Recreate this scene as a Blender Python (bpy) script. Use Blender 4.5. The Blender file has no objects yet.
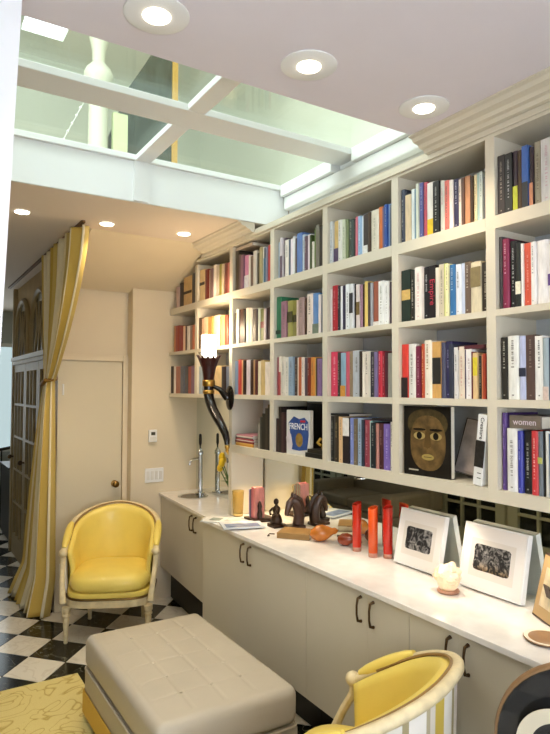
import bpy, bmesh, math, random
from mathutils import Vector, Matrix
random.seed(7)
PI = math.pi
scene = bpy.context.scene
COL = scene.collection

# ------------------------------------------------------------------ camera
def look(yaw, pitch, roll):
    F = Vector((math.sin(yaw)*math.cos(pitch), math.cos(yaw)*math.cos(pitch), math.sin(pitch)))
    rt = Vector((math.cos(yaw), -math.sin(yaw), 0)); up = rt.cross(F)
    R = rt*math.cos(roll) + up*math.sin(roll); U = up*math.cos(roll) - rt*math.sin(roll)
    return Matrix((R, U, -F)).transposed()
cd = bpy.data.cameras.new('camera'); cam = bpy.data.objects.new('camera', cd); COL.objects.link(cam)
cd.sensor_fit = 'HORIZONTAL'; cd.sensor_width = 36.0; cd.lens = 36.0*604.9/550.0
cd.clip_start = 0.05
cam.location = (0, 0, 1.8)
cam.rotation_euler = look(math.radians(31.88), math.radians(2.14), math.radians(0.21)).to_euler()
scene.camera = cam

# ------------------------------------------------------------------ world, light, exposure
w = bpy.data.worlds.new('world'); scene.world = w; w.use_nodes = True
w.node_tree.nodes['Background'].inputs[0].default_value = (.75, .85, 1, 1)
w.node_tree.nodes['Background'].inputs[1].default_value = 0.35
vs = scene.view_settings
vs.view_transform = 'Standard'; vs.look = 'None'; vs.gamma = 1.0; vs.use_curve_mapping = False
vs.exposure = 0.0
def area(name, loc, rot, sx, sy, energy, color):
    l = bpy.data.lights.new(name, 'AREA'); l.shape = 'RECTANGLE'; l.size = sx; l.size_y = sy
    l.energy = energy; l.color = color
    o = bpy.data.objects.new(name, l); COL.objects.link(o); o.location = loc; o.rotation_euler = rot
    return o
# daylight: added frontal fill behind the camera, the rooflight and an added side fill upstairs, window at the far end
area('fill_behind_camera', (0.1, -1.42, 1.6), (math.radians(-90), 0, 0), 2.2, 1.7, 92, (.93, .96, 1))
area('fill_upstairs_side', (-1.35, 3.2, 4.6), (0, math.radians(-90), 0), 1.6, 3.0, 120, (.94, .98, 1))
area('daylight_upstairs_rooflight', (1.2, 3.0, 5.55), (0, 0, 0), 1.8, 1.8, 80, (.94, .98, 1))
area('daylight_far_window', (0.3, 9.35, 1.75), (math.radians(90), 0, math.radians(180)), 2.4, 1.5, 14, (.9, .95, 1))
SPOT_NEAR, SPOT_FAR, PUCK, SCONCE = 18.0, 31.0, 5.0, 6.0
WARM = (1, .80, .55)

# ------------------------------------------------------------------ helpers
def lin(h):
    c = [int(h[i:i+2], 16)/255 for i in (0, 2, 4)]
    return tuple((x/12.92 if x <= .04045 else ((x+.055)/1.055)**2.4) for x in c)
MATS = {}
def pm(name, hexc, rough=.5, metal=0, var=0, scale=8, bump=0, bscale=60, coat=0, emit=0, emitc=None, spec=.5, trans=0, ior=1.45, sss=0, stretch=None):
    if name in MATS: return MATS[name]
    m = bpy.data.materials.new(name); m.use_nodes = True; MATS[name] = m
    nt = m.node_tree; b = nt.nodes['Principled BSDF']; c = lin(hexc)
    b.inputs['Base Color'].default_value = (*c, 1); b.inputs['Roughness'].default_value = rough
    b.inputs['Metallic'].default_value = metal; b.inputs['Specular IOR Level'].default_value = spec
    b.inputs['Coat Weight'].default_value = coat; b.inputs['IOR'].default_value = ior
    b.inputs['Transmission Weight'].default_value = trans
    if sss: b.inputs['Subsurface Weight'].default_value = sss; b.inputs['Subsurface Radius'].default_value = (.03, .015, .008)
    if emit:
        b.inputs['Emission Color'].default_value = (*(lin(emitc or hexc)), 1); b.inputs['Emission Strength'].default_value = emit
    if var or bump:
        tc = nt.nodes.new('ShaderNodeTexCoord'); src = tc.outputs['Object']
        if stretch:
            mp = nt.nodes.new('ShaderNodeMapping'); mp.inputs['Scale'].default_value = stretch
            nt.links.new(src, mp.inputs[0]); src = mp.outputs[0]
    if var:
        n = nt.nodes.new('ShaderNodeTexNoise'); n.inputs['Scale'].default_value = scale; n.inputs['Detail'].default_value = 6
        nt.links.new(src, n.inputs['Vector'])
        r = nt.nodes.new('ShaderNodeValToRGB'); e = r.color_ramp.elements
        e[0].position = .3; e[1].position = .7
        e[0].color = (*[x*(1-var) for x in c], 1); e[1].color = (*[min(1, x*(1+var)) for x in c], 1)
        nt.links.new(n.outputs['Fac'], r.inputs[0]); nt.links.new(r.outputs[0], b.inputs['Base Color'])
    if bump:
        n2 = nt.nodes.new('ShaderNodeTexNoise'); n2.inputs['Scale'].default_value = bscale; n2.inputs['Detail'].default_value = 4
        nt.links.new(src, n2.inputs['Vector'])
        bp = nt.nodes.new('ShaderNodeBump'); bp.inputs['Strength'].default_value = bump; bp.inputs['Distance'].default_value = .01
        nt.links.new(n2.outputs['Fac'], bp.inputs['Height']); nt.links.new(bp.outputs[0], b.inputs['Normal'])
    return m

class MB:
    def __init__(s): s.v = []; s.f = []; s.uv = None
    def box(s, x0, x1, y0, y1, z0, z1):
        o = len(s.v)
        s.v += [(x0,y0,z0),(x1,y0,z0),(x1,y1,z0),(x0,y1,z0),(x0,y0,z1),(x1,y0,z1),(x1,y1,z1),(x0,y1,z1)]
        s.f += [tuple(o+i for i in q) for q in ((0,3,2,1),(4,5,6,7),(0,1,5,4),(1,2,6,5),(2,3,7,6),(3,0,4,7))]
        return s
    def prism(s, pts, axis, a, b):
        # pts: 2D outline in the plane across axis (x: (y,z), y: (x,z), z: (x,y))
        o = len(s.v); n = len(pts)
        for t in (a, b):
            for p, q in pts:
                s.v.append({'x': (t,p,q), 'y': (p,t,q), 'z': (p,q,t)}[axis])
        s.f += [tuple(range(o, o+n)), tuple(range(o+2*n-1, o+n-1, -1))]
        for i in range(n):
            j = (i+1) % n; s.f.append((o+i, o+n+i, o+n+j, o+j))
        return s
    def lathe(s, prof, c=(0,0,0), n=16, axis='z', sx=1, sy=1, caps=True):
        o = len(s.v); k = len(prof)
        for r, z in prof:
            for i in range(n):
                a = 2*PI*i/n; x, y = r*math.cos(a)*sx, r*math.sin(a)*sy
                p = {'z': (x,y,z), 'x': (z,x,y), 'y': (x,z,y)}[axis]
                s.v.append((p[0]+c[0], p[1]+c[1], p[2]+c[2]))
        for j in range(k-1):
            for i in range(n):
                i2 = (i+1) % n
                s.f.append((o+j*n+i, o+j*n+i2, o+(j+1)*n+i2, o+(j+1)*n+i))
        if caps: s.f.append(tuple(o+i for i in range(n-1, -1, -1))); s.f.append(tuple(o+(k-1)*n+i for i in range(n)))
        return s
    def tube(s, path, rad, n=8, closed=False, flat=1.0):
        o = len(s.v); m = len(path); P = [Vector(p) for p in path]
        rads = rad if isinstance(rad, (list, tuple)) else [rad]*m
        ref = None
        for i in range(m):
            if closed: t = P[(i+1) % m]-P[i-1]
            else: t = P[min(i+1, m-1)]-P[max(i-1, 0)]
            t.normalize()
            if ref is None:
                ref = Vector((0,0,1)) if abs(t.z) < .9 else Vector((1,0,0))
            a = t.cross(ref); 
            if a.length < 1e-6: a = t.orthogonal()
            a.normalize(); b = a.cross(t).normalized(); ref = b
            for k in range(n):
                an = 2*PI*k/n
                s.v.append(tuple(P[i] + a*(math.cos(an)*rads[i]*flat) + b*(math.sin(an)*rads[i])))
        for i in range(m if closed else m-1):
            for k in range(n):
                k2 = (k+1) % n; i2 = (i+1) % m
                s.f.append((o+i*n+k, o+i*n+k2, o+i2*n+k2, o+i2*n+k))
        if not closed:
            s.f.append(tuple(o+k for k in range(n-1, -1, -1))); s.f.append(tuple(o+(m-1)*n+k for k in range(n)))
        return s
    def grid(s, fn, nu, nv, closed_u=False):
        o = len(s.v)
        for j in range(nv+1):
            for i in range(nu+1): s.v.append(tuple(fn(i/nu, j/nv)))
        for j in range(nv):
            for i in range(nu):
                a = o+j*(nu+1)+i; s.f.append((a, a+1, a+nu+2, a+nu+1))
        return s
    def ball(s, c, r, n=8, k=6, sc=(1,1,1)):
        prof = [(max(1e-4, math.sin(PI*j/k))*r, -math.cos(PI*j/k)*r) for j in range(k+1)]
        o = len(s.v); s.lathe(prof, (0,0,0), n)
        for i in range(o, len(s.v)):
            x, y, z = s.v[i]; s.v[i] = (x*sc[0]+c[0], y*sc[1]+c[1], z*sc[2]+c[2])
        return s
    def xf(s, M):
        s.v = [tuple(M @ Vector(p)) for p in s.v]; return s
    def build(s, name, mat, parent=None, smooth=False, bevel=0, seg=2, solid=0, world=True, subsurf=0):
        me = bpy.data.meshes.new(name); me.from_pydata(s.v, [], s.f)
        bm = bmesh.new(); bm.from_mesh(me)
        if not s.uv: bmesh.ops.recalc_face_normals(bm, faces=bm.faces)
        if bevel:
            ed = [e for e in bm.edges if len(e.link_faces) == 2 and e.calc_face_angle(0) > .5]
            bmesh.ops.bevel(bm, geom=ed, offset=bevel, segments=seg, affect='EDGES', profile=.5, clamp_overlap=True)
        bm.to_mesh(me); bm.free()
        if s.uv:
            u = me.uv_layers.new(name='UVMap')
            for l in me.loops: u.data[l.index].uv = s.uv[l.vertex_index]
        if smooth:
            for p in me.polygons: p.use_smooth = True
        o = bpy.data.objects.new(name, me); COL.objects.link(o)
        if mat: me.materials.append(mat)
        if smooth and smooth != 'all':
            try:
                me.set_sharp_from_angle(angle=math.radians(45))
            except Exception: pass
        if solid:
            md = o.modifiers.new('thickness', 'SOLIDIFY'); md.thickness = solid; md.offset = 0
        if subsurf:
            md = o.modifiers.new('smoothing', 'SUBSURF'); md.levels = md.render_levels = subsurf
        if parent: adopt(o, parent, world)
        return o
def adopt(o, parent, world=True):
    o.parent = parent
    if world and parent.parent is None: o.matrix_parent_inverse = parent.matrix_basis.inverted()
def empty(name, loc=(0,0,0), rz=0, rot=None):
    o = bpy.data.objects.new(name, None); COL.objects.link(o); o.empty_display_size = .05
    o.location = loc; o.rotation_euler = rot or (0,0,rz); return o
def tag(o, label=None, cat=None, group=None, kind=None):
    if label: o['label'] = label
    if cat: o['category'] = cat
    if group: o['group'] = group
    if kind: o['kind'] = kind
    return o
def box(name, b, mat, parent=None, bevel=0, world=True, **k):
    return MB().box(*b).build(name, mat, parent, bevel=bevel, world=world, **k)
def struct(o): o['kind'] = 'structure'; return o
def text_mesh(body, size, depth=.0006):
    cu = bpy.data.curves.new('lettering', 'FONT'); cu.body = body; cu.size = size; cu.extrude = depth
    cu.align_x = 'CENTER'; cu.align_y = 'CENTER'; cu.resolution_u = 3
    t = bpy.data.objects.new('lettering', cu); COL.objects.link(t)
    bpy.context.view_layer.update()
    me = bpy.data.meshes.new_from_object(t.evaluated_get(bpy.context.evaluated_depsgraph_get()))
    bpy.data.objects.remove(t); bpy.data.curves.remove(cu)
    return me

# ------------------------------------------------------------------ materials
m_wall = pm('warm_cream_paint', 'e2d3b6', .6, var=.02, scale=3)
m_ceil = pm('white_ceiling_paint', 'e6dfe6', .75, var=.01)
m_white = pm('white_paint', 'eeeeec', .5)
m_case = pm('ivory_cabinet_paint', 'd9d0bd', .42, var=.015, scale=4)
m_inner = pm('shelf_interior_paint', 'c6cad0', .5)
m_base = pm('putty_cabinet_paint', 'd2cab6', .38, var=.015, scale=3)
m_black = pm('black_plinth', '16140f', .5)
m_gold = pm('gold_metal', 'c9a050', .3, 1)
m_bronze = pm('aged_bronze', '5a4630', .38, .9)
m_chrome = pm('chrome', 'd8dade', .12, 1)
m_paper = pm('paper', 'e8e0cf', .8)
m_mirror = pm('mirror_silver', 'e4e8e2', .015, 1)
m_yellow = pm('yellow_leather', 'f3da6e', .38, var=.05, scale=6, bump=.08, bscale=220, coat=.15)
m_frame = pm('cream_gilt_wood', 'e3d2a8', .45, var=.14, scale=25)
m_darkgl = pm('dark_window_glass', '1d211c', .08, coat=.3)
def marble():
    m = pm('white_marble', 'ebe6e1', .22, var=.06, scale=14, coat=.2); return m
m_marble = marble()
def tile_mat(name, base, vein, amt):
    m = bpy.data.materials.new(name); m.use_nodes = True; nt = m.node_tree; b = nt.nodes['Principled BSDF']
    tc = nt.nodes.new('ShaderNodeTexCoord'); oi = nt.nodes.new('ShaderNodeObjectInfo')
    ad = nt.nodes.new('ShaderNodeVectorMath'); ad.operation = 'MULTIPLY_ADD'
    cb = nt.nodes.new('ShaderNodeCombineXYZ')
    ml = nt.nodes.new('ShaderNodeMath'); ml.operation = 'MULTIPLY'; ml.inputs[1].default_value = 37
    nt.links.new(oi.outputs['Random'], ml.inputs[0])
    for i in range(3): nt.links.new(ml.outputs[0], cb.inputs[i])
    vm = nt.nodes.new('ShaderNodeVectorMath'); vm.operation = 'ADD'
    nt.links.new(tc.outputs['Object'], vm.inputs[0]); nt.links.new(cb.outputs[0], vm.inputs[1])
    n = nt.nodes.new('ShaderNodeTexNoise'); n.inputs['Scale'].default_value = 5; n.inputs['Detail'].default_value = 5; n.inputs['Distortion'].default_value = 1.6
    nt.links.new(vm.outputs[0], n.inputs['Vector'])
    s = nt.nodes.new('ShaderNodeMath'); s.operation = 'SUBTRACT'; s.inputs[1].default_value = .5
    a = nt.nodes.new('ShaderNodeMath'); a.operation = 'ABSOLUTE'
    nt.links.new(n.outputs['Fac'], s.inputs[0]); nt.links.new(s.outputs[0], a.inputs[0])
    r = nt.nodes.new('ShaderNodeValToRGB'); e = r.color_ramp.elements
    e[0].position = 0; e[0].color = (*lin(vein), 1); e[1].position = amt; e[1].color = (*lin(base), 1)
    nt.links.new(a.outputs[0], r.inputs[0]); nt.links.new(r.outputs[0], b.inputs['Base Color'])
    b.inputs['Roughness'].default_value = .16; nt.nodes.remove(ad)
    return m
m_tb = tile_mat('black_marble_tile', '14150f', '8a8878', .010)
m_tw = tile_mat('white_marble_tile', 'ebe5d7', 'ded6c6', .04)
def glass(name, tint, f=.12):
    m = bpy.data.materials.new(name); m.use_nodes = True; nt = m.node_tree; nt.nodes.remove(nt.nodes['Principled BSDF'])
    t = nt.nodes.new('ShaderNodeBsdfTransparent'); t.inputs[0].default_value = (*tint, 1)
    g = nt.nodes.new('ShaderNodeBsdfGlossy'); g.inputs['Roughness'].default_value = .02
    fr = nt.nodes.new('ShaderNodeValue'); fr.outputs[0].default_value = f
    mx = nt.nodes.new('ShaderNodeMixShader'); out = nt.nodes['Material Output']
    nt.links.new(fr.outputs[0], mx.inputs[0]); nt.links.new(t.outputs[0], mx.inputs[1]); nt.links.new(g.outputs[0], mx.inputs[2])
    nt.links.new(mx.outputs[0], out.inputs[0]); return m
m_glass = glass('greenish_floor_glass', (.94, .98, .965), .07)
m_clear = glass('clear_glass', (.96, .98, .97), .1)
# ------------------------------------------------------------------ the room
ZC = 2.92
XB, XM = 2.014, 2.28            # bookcase face, mirror
floor = struct(box('floor', (-1.1, 2.4, -1.5, 9.5, -.1, -.014), pm('grout', '4a463c', .8)))
TX, TY = .385, .425
def diamond(g=.004):
    m = MB(); a, b = TX/2-g, TY/2-g
    m.prism([(-a,0),(0,-b),(a,0),(0,b)], 'z', -.014, 0); return m
proto = {}
for col in ('black', 'white'):
    o = diamond().build('tile', m_tb if col == 'black' else m_tw, floor); proto[col] = o.data
    bpy.data.objects.remove(o)
ntile = 0; far = {'black': MB(), 'white': MB()}
for i in range(-9, 12):
    for j in range(-30, 30):
        col = 'black' if (i % 2) == 0 else 'white'
        x = .977 + i*TX/2; y = 4.81 + j*TY + (0 if i % 2 == 0 else TY/2)
        if not (-1.0 < x < 2.2 and -1.4 < y < 9.4): continue
        inview = x > .13*y-.25 and x < 1.95 and y > 2.3 and y < 8.8
        if inview:
            o = bpy.data.objects.new('tile', proto[col]); COL.objects.link(o); o.location = (x, y, 0); adopt(o, floor); ntile += 1
        else:
            a, b = TX/2-.004, TY/2-.004
            far[col].prism([(x-a,y),(x,y-b),(x+a,y),(x,y+b)], 'z', -.014, 0)
for col in far:
    o = far[col].build('tile_field', m_tb if col == 'black' else m_tw, floor); o['kind'] = 'stuff'

# ceiling slab with the glass floor opening
ceil = struct(MB().box(-1.2, 2.45, -1.6, 1.91, ZC, 3.2).build('ceiling', m_ceil))
m_ceilfar = pm('warm_ceiling_paint', 'e6d8c8', .75)
c2 = struct(MB().box(-1.2, 2.45, 3.5, 9.6, ZC, 3.2).build('ceiling', m_ceilfar))
box('ceiling_edge', (-1.2, -.1, 1.911, 3.499, ZC, 3.2), m_ceil, ceil)
# sloping underside of the stair above the closet
def soff(y): return ZC - (y-4.23)*(ZC-2.665)/(5.0-4.23)
struct(MB().prism([(4.23, ZC-.001), (5.1, soff(5.1)), (5.1, ZC-.001)], 'x', 1.12, 2.0).build('ceiling_slope', m_wall))
struct(MB().prism([(4.23, ZC-.001), (5.1, soff(5.1)), (5.1, ZC-.001)], 'x', 2.001, 2.4).build('ceiling_slope', m_wall))
struct(box('wall_right', (2.30, 2.42, -1.6, 5.12, 0, 3.2), m_wall))
struct(box('wall_end', (1.10, 2.42, 5.125, 5.25, 0, 3.2), m_wall))
col_ = struct(box('wall_column', (1.68, 2.2985, 5.0, 5.124, 0, 2.66), m_wall))
struct(box('wall_left', (-1.22, -1.1, -1.6, 9.6, 0, ZC), m_wall))
struct(box('wall_back', (-1.1, 2.3, -1.6, -1.5, 0, ZC), m_wall))
struct(box('wall_far', (-1.1, 2.45, 9.5, 9.6, 0, ZC), pm('cool_grey_paint', 'b9bdb8', .6)))
struct(box('wall_passage_back', (2.3, 2.42, 5.26, 9.5, 0, ZC), m_wall))
# white jamb close on the left, its free edge slightly out of plumb
struct(MB().prism([(-1.099, 0.0), (.163, 0.0), (.273, 2.919), (-1.099, 2.919)], 'y', 1.80, 1.90).build('wall_partition', pm('bright_white_paint', 'f4f5f7', .55)))
# added window behind the camera, unseen; glowing pane goes with the frontal fill lamp
wb = struct(empty('added_window_1', (0.1, -1.48, .7)))
for b in ((-1.05, 1.25, -1.499, -1.46, .68, .74), (-1.05, 1.25, -1.499, -1.46, 2.46, 2.52), (-1.05, -.99, -1.499, -1.46, .74, 2.46), (1.19, 1.25, -1.499, -1.46, .74, 2.46), (.07, .13, -1.499, -1.46, .74, 2.46)):
    box('window_frame', b, m_white, wb)
box('window_pane', (-.99, 1.19, -1.495, -1.485, .74, 2.46), pm('glowing_fill_pane', 'dfe8f2', .2, emit=.6), wb)
# far window with daylight
wf = struct(empty('window_2', (.4, 9.49, .9)))
box('window_pane', (-.9, 2.2, 9.47, 9.48, .95, 2.4), pm('daylit_far_glass', 'b4c8cc', .2, emit=1.0), wf)
for x in (-.93, -.15, .63, 1.41, 2.2): box('window_mullion', (x, x+.05, 9.42, 9.468, .95, 2.4), m_white, wf)
for z in (.9, 2.4): box('window_rail', (-.95, 2.25, 9.42, 9.468, z, z+.05), m_white, wf)
rl = tag(empty('stair_railing', (1.0, 8.6, 0)), 'black iron stair railing before the far window', 'railing')
MB().tube([(.55, 8.6, .9), (1.1, 8.6, 1.0), (1.8, 8.6, 1.12)], .02).build('handrail', m_black, rl)
for i in range(9): MB().tube([(.6+i*.14, 8.6, 0), (.6+i*.14, 8.6, .9+i*.026)], .009, 6).build('baluster', m_black, rl)
bc = tag(empty('low_cabinet', (1.5, 8.0, 0)), 'dark low cabinet at the end of the passage below the window', 'cabinet')
box('body', (1.12, 1.7, 7.6, 8.3, .04, .86), pm('ebony', '17161a', .35), bc, bevel=.008)
box('top', (1.10, 1.72, 7.58, 8.32, .861, .885), pm('ebony', '17161a', .35), bc, bevel=.004)
for x in (1.14, 1.64):
    for y in (7.62, 8.24): box('foot', (x, x+.04, y, y+.04, 0, .039), m_black, bc)

# ------------------------------------------------------------------ glass floor / skylight
sk = struct(empty('window_3', (1.0, 2.7, 3.2)))
m_sk = pm('skylight_white_paint', 'eceeed', .5)
X0, X1, Y0, Y1, ZG = -.098, 2.26, 1.912, 3.498, 3.2
box('frame_rail', (X0, X1, 2.70, 2.89, 3.163, 3.199), m_sk, sk, bevel=.004)
box('frame_rail', (1.17, 1.265, 1.94, 2.699, 3.164, 3.198), m_sk, sk, bevel=.004)
box('frame_rail', (1.17, 1.265, 2.891, 3.46, 3.164, 3.198), m_sk, sk, bevel=.004)
box('frame_rail', (X0, X1, 3.461, Y1, 3.165, 3.199), m_sk, sk, bevel=.003)
box('frame_rail', (X0, X1, Y0, 1.939, 3.14, 3.199), m_sk, sk, bevel=.003)
box('frame_rail', (2.19, X1, 1.94, 2.699, 3.12, 3.198), m_sk, sk, bevel=.003)
box('frame_rail', (2.19, X1, 2.891, 3.46, 3.12, 3.198), m_sk, sk, bevel=.003)
box('frame_moulding', (2.215, 2.27, 1.94, 3.46, 3.03, 3.1185), m_sk, sk, bevel=.01)
box('reveal_panel', (X0, 2.27, 3.484, 3.499, 2.921, 3.1645), m_sk, sk)
box('reveal_panel', (2.275, 2.299, 1.915, 3.48, 2.89, 3.199), m_sk, sk)
box('post', (1.165, 1.255, 3.468, 3.4835, 2.925, 3.1645), m_sk, sk)
for xa, xb in ((X0, 1.22), (1.2205, X1)):
    for ya, yb in ((1.93, 2.795), (2.7955, 3.48)):
        box('glass_pane', (xa, xb, ya, yb, ZG+.0005, ZG+.026), m_glass, sk)

# floor above, seen through the glass
m_green = pm('pale_green_paint', 'd3d8c9', .6)
up = struct(box('wall_upstairs', (-1.6, 3.4, 7.4, 7.5, 3.2, 5.7), m_green))
struct(box('wall_upstairs', (3.4, 3.5, .2, 7.5, 3.2, 5.7), m_green))
struct(box('wall_upstairs', (-1.6, -1.5, .2, 7.5, 3.2, 5.7), m_green))
struct(box('wall_upstairs', (-1.6, 3.5, .1, .2, 3.2, 5.7), m_green))
struct(MB().box(-1.6, 1.04, .2, 7.4, 5.7, 5.8).box(1.04, 1.48, .2, 6.64, 5.7, 5.8).box(1.48, 3.4, .2, 7.4, 5.7, 5.8).box(1.04, 1.48, 6.92, 7.4, 5.7, 5.8).build('ceiling_upstairs', pm('upstairs_ceiling_paint', 'e0e3da', .7)))
w4 = struct(empty('window_4', (1.26, 6.78, 5.7)))
box('window_pane', (1.04, 1.48, 6.64, 6.92, 5.74, 5.75), pm('open_sky_pane', 'f4fbff', .3, emit=5), w4)
struct(box('floor_upstairs', (2.46, 3.4, .2, 7.4, 3.15, 3.199), m_wall))
struct(box('floor_upstairs', (-1.5, -1.21, .2, 7.4, 3.15, 3.199), m_wall))
m_col = pm('column_cream_paint', 'c9ccb8', .5)
cl = tag(empty('column', (1.37, 5.0, 3.2)), 'white turned column with ringed capital, seen through the glass ceiling', 'column')
MB().lathe([(.1, 3.2), (.1, 3.26), (.082, 3.3), (.078, 4.3)], (1.362, 5.0, 0), 20).build('shaft', m_col, cl, smooth=True)
MB().lathe([(.07, 4.301), (.10, 4.36), (.118, 4.40), (.118, 4.43), (.10, 4.47), (.055, 4.52)], (1.362, 5.0, 0), 20).build('capital', m_col, cl, smooth=True)
MB().lathe([(.052, 4.521), (.055, 4.62), (.085, 4.76), (.10, 4.82), (.10, 5.699)], (1.362, 5.0, 0), 20).build('finial', m_col, cl, smooth=True)
gm = tag(empty('gilt_mirror', (1.8, 5.3, 3.2)), 'tall dark gilt-framed mirror standing on the floor above the glass', 'mirror')
MB().prism([(1.47, 3.21), (2.035, 3.21), (2.035, 5.05), (1.99, 5.05), (1.79, 4.68), (1.64, 4.42), (1.47, 3.95)], 'y', 5.05, 5.09).build('mirror_panel', pm('smoky_mirror', '4a544c', .12, .3, var=.35, scale=9, stretch=(4, 1, .7)), gm)
box('frame_side', (2.036, 2.09, 5.04, 5.1, 3.2, 5.08), pm('gilt_wood', 'cfa75a', .4, .4), gm)
box('stair_panel', (1.475, 1.60, 4.95, 5.0, 3.2, 4.12), pm('pale_sage', 'c3cfa0', .6), gm)
bd = tag(empty('bead_string', (1.1, 4.99, 3.8)), 'string of small white beads beside the upstairs column', 'bead string')
for i in range(7):
    t = i/6; MB().ball((1.05+t*.2, 4.99, 3.74+t*.44), .011, 8, 5).build('bead', m_white, bd, smooth=True)
MB().tube([(1.02, 4.99, 3.67), (1.27, 4.99, 4.22), (1.27, 4.99, 4.22+.01)], .003, 5).build('cord', m_white, bd)

# ------------------------------------------------------------------ recessed ceiling lights
m_bulb_n = pm('lamp_glow', 'fff3dd', .4, emit=14, emitc='fff0d8')
def downlight(x, y, z, label, energy, big):
    t = tag(empty('ceiling_light', (x, y, z)), label, 'ceiling light', 'recessed ceiling lights')
    R = .098 if big else .05; r = .027 if big else .032
    MB().lathe([(r+.012, z-.0005), (r+.014, z-.006), (R-.012, z-.009), (R, z-.004), (R, z-.0005)], (x, y, 0), 28).build('trim_ring', m_white, t, smooth=True)
    MB().lathe([(.001, z-.0105), (r*.6, z-.0145), (r, z-.0125), (r+.012, z-.0095), (r+.012, z-.002), (.001, z-.002)], (x, y, 0), 20).build('lamp', m_bulb_n, t, smooth=True)
    l = bpy.data.lights.new('downlight', 'SPOT'); l.energy = energy; l.color = WARM; l.spot_size = math.radians(115); l.spot_blend = .7; l.shadow_soft_size = .04
    o = bpy.data.objects.new('downlight', l); COL.objects.link(o); o.location = (x, y, z-.03); adopt(o, t)
for (x, y), s in (((.63, 1.69), 'nearest the white jamb'), ((1.178, 1.68), 'in the middle of the near ceiling'), ((1.741, 1.69), 'beside the cornice over the bookcase')):
    downlight(x, y, ZC, 'round recessed spotlight with wide trim ring, '+s, SPOT_NEAR, True)
for (x, y), s in (((.636, 4.05), 'left of the curtain'), ((1.17, 4.04), 'just right of the curtain top'), ((1.714, 4.0), 'beside the far end of the bookcase')):
    downlight(x, y, ZC, 'small recessed spotlight in the far ceiling, '+s, SPOT_FAR, False)

# ------------------------------------------------------------------ closet door, switches, trims
dr = struct(empty('door_1', (1.37, 5.1, 0)))
m_door = pm('stone_door_paint', 'd6cbb0', .5)
box('door_leaf', (1.10, 1.630, 5.108, 5.124, .01, 2.028), m_door, dr)
box('casing', (1.636, 1.679, 5.095, 5.124, 0, 2.085), m_wall, dr, bevel=.003)
box('casing', (1.07, 1.635, 5.095, 5.124, 2.036, 2.085), m_wall, dr, bevel=.003)
kn = MB().lathe([(.028, 0), (.028, .006), (.012, .01), (.011, .03), (.026, .045), (.028, .058), (.018, .068), (.001, .07)], (0, 0, 0), 16)
kn.xf(Matrix.Translation((1.573, 5.108, 1.0)) @ Matrix.Rotation(PI/2, 4, 'X')).build('door_knob', pm('antique_brass', '8a6a38', .3, .9), dr, smooth=True)
for z in (.3, 1.75): box('hinge', (1.135, 1.147, 5.098, 5.108, z, z+.09), m_white, dr)
th = tag(empty('thermostat', (1.865, 4.999, 1.36)), 'small white thermostat on the cream wall above the light switches', 'thermostat')
box('case', (1.828, 1.902, 4.975, 4.9995, 1.345, 1.452), m_white, th, bevel=.006)
box('display', (1.848, 1.884, 4.973, 4.9749, 1.405, 1.432), pm('lcd_grey', '4a4a40', .3), th)
box('button_flap', (1.836, 1.894, 4.9735, 4.9749, 1.356, 1.388), pm('pale_plastic', 'e2e0da', .4), th)
sw = tag(empty('light_switch', (1.886, 4.999, 1.0)), 'white four-gang light switch plate on the cream wall beside the closet door', 'light switch')
box('plate', (1.803, 1.97, 4.990, 4.9995, 1.0, 1.122), m_white, sw, bevel=.003)
for i in range(4):
    box('rocker', (1.816+i*.038, 1.842+i*.038, 4.985, 4.9899, 1.025, 1.097), pm('pale_plastic', 'e2e0da', .4), sw, bevel=.002)

# ------------------------------------------------------------------ passage doors and arches (plane x = 1.1)
m_pale = pm('gilded_grey_wood', 'a8946a', .5, var=.08)
pw = struct(empty('wall_passage', (1.16, 6.2, 0)))
box('transom', (1.08, 1.2, 5.255, 7.3, 2.06, 2.14), m_pale, pw)
box('transom_light_edge', (1.06, 1.079, 5.255, 7.3, 2.10, 2.14), m_white, pw)
MB().box(1.12, 1.2, 5.255, 7.3, 2.141, ZC-.001).build('upper_wall', pm('antique_gold_wall', 'b7985a', .5, var=.12, scale=6), pw)
box('end_post', (1.08, 1.2, 7.301, 7.36, 0, ZC-.001), m_pale, pw)
for k, (ya, yb) in enumerate(((5.6, 6.3), (6.5, 7.2))):
    cy = (ya+yb)/2; rr = (yb-ya)/2
    arc = [(1.108, ya, 2.145), (1.108, ya, 2.4)] + [(1.108, cy-rr*math.cos(a*PI/16), 2.4+rr*.95*math.sin(a*PI/16)) for a in range(1, 16)] + [(1.108, yb, 2.4), (1.108, yb, 2.145)]
    MB().tube(arc, .03, 8).build('arch_moulding', m_pale, pw, smooth=True)
    MB().prism([(p[1], p[2]) for p in arc], 'x', 1.110, 1.119).build('arch_pane', pm('clouded_mirror', '7d7a68', .2, .5, var=.3, scale=7), pw)
    for dy in (-.14, 0, .14):
        MB().tube([(1.105, cy+dy*1.4, 2.145), (1.105, cy+dy*.6, 2.4), (1.105, cy+dy*1.1, 2.62)], .012, 6).build('tracery', m_pale, pw, smooth=True)
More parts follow.
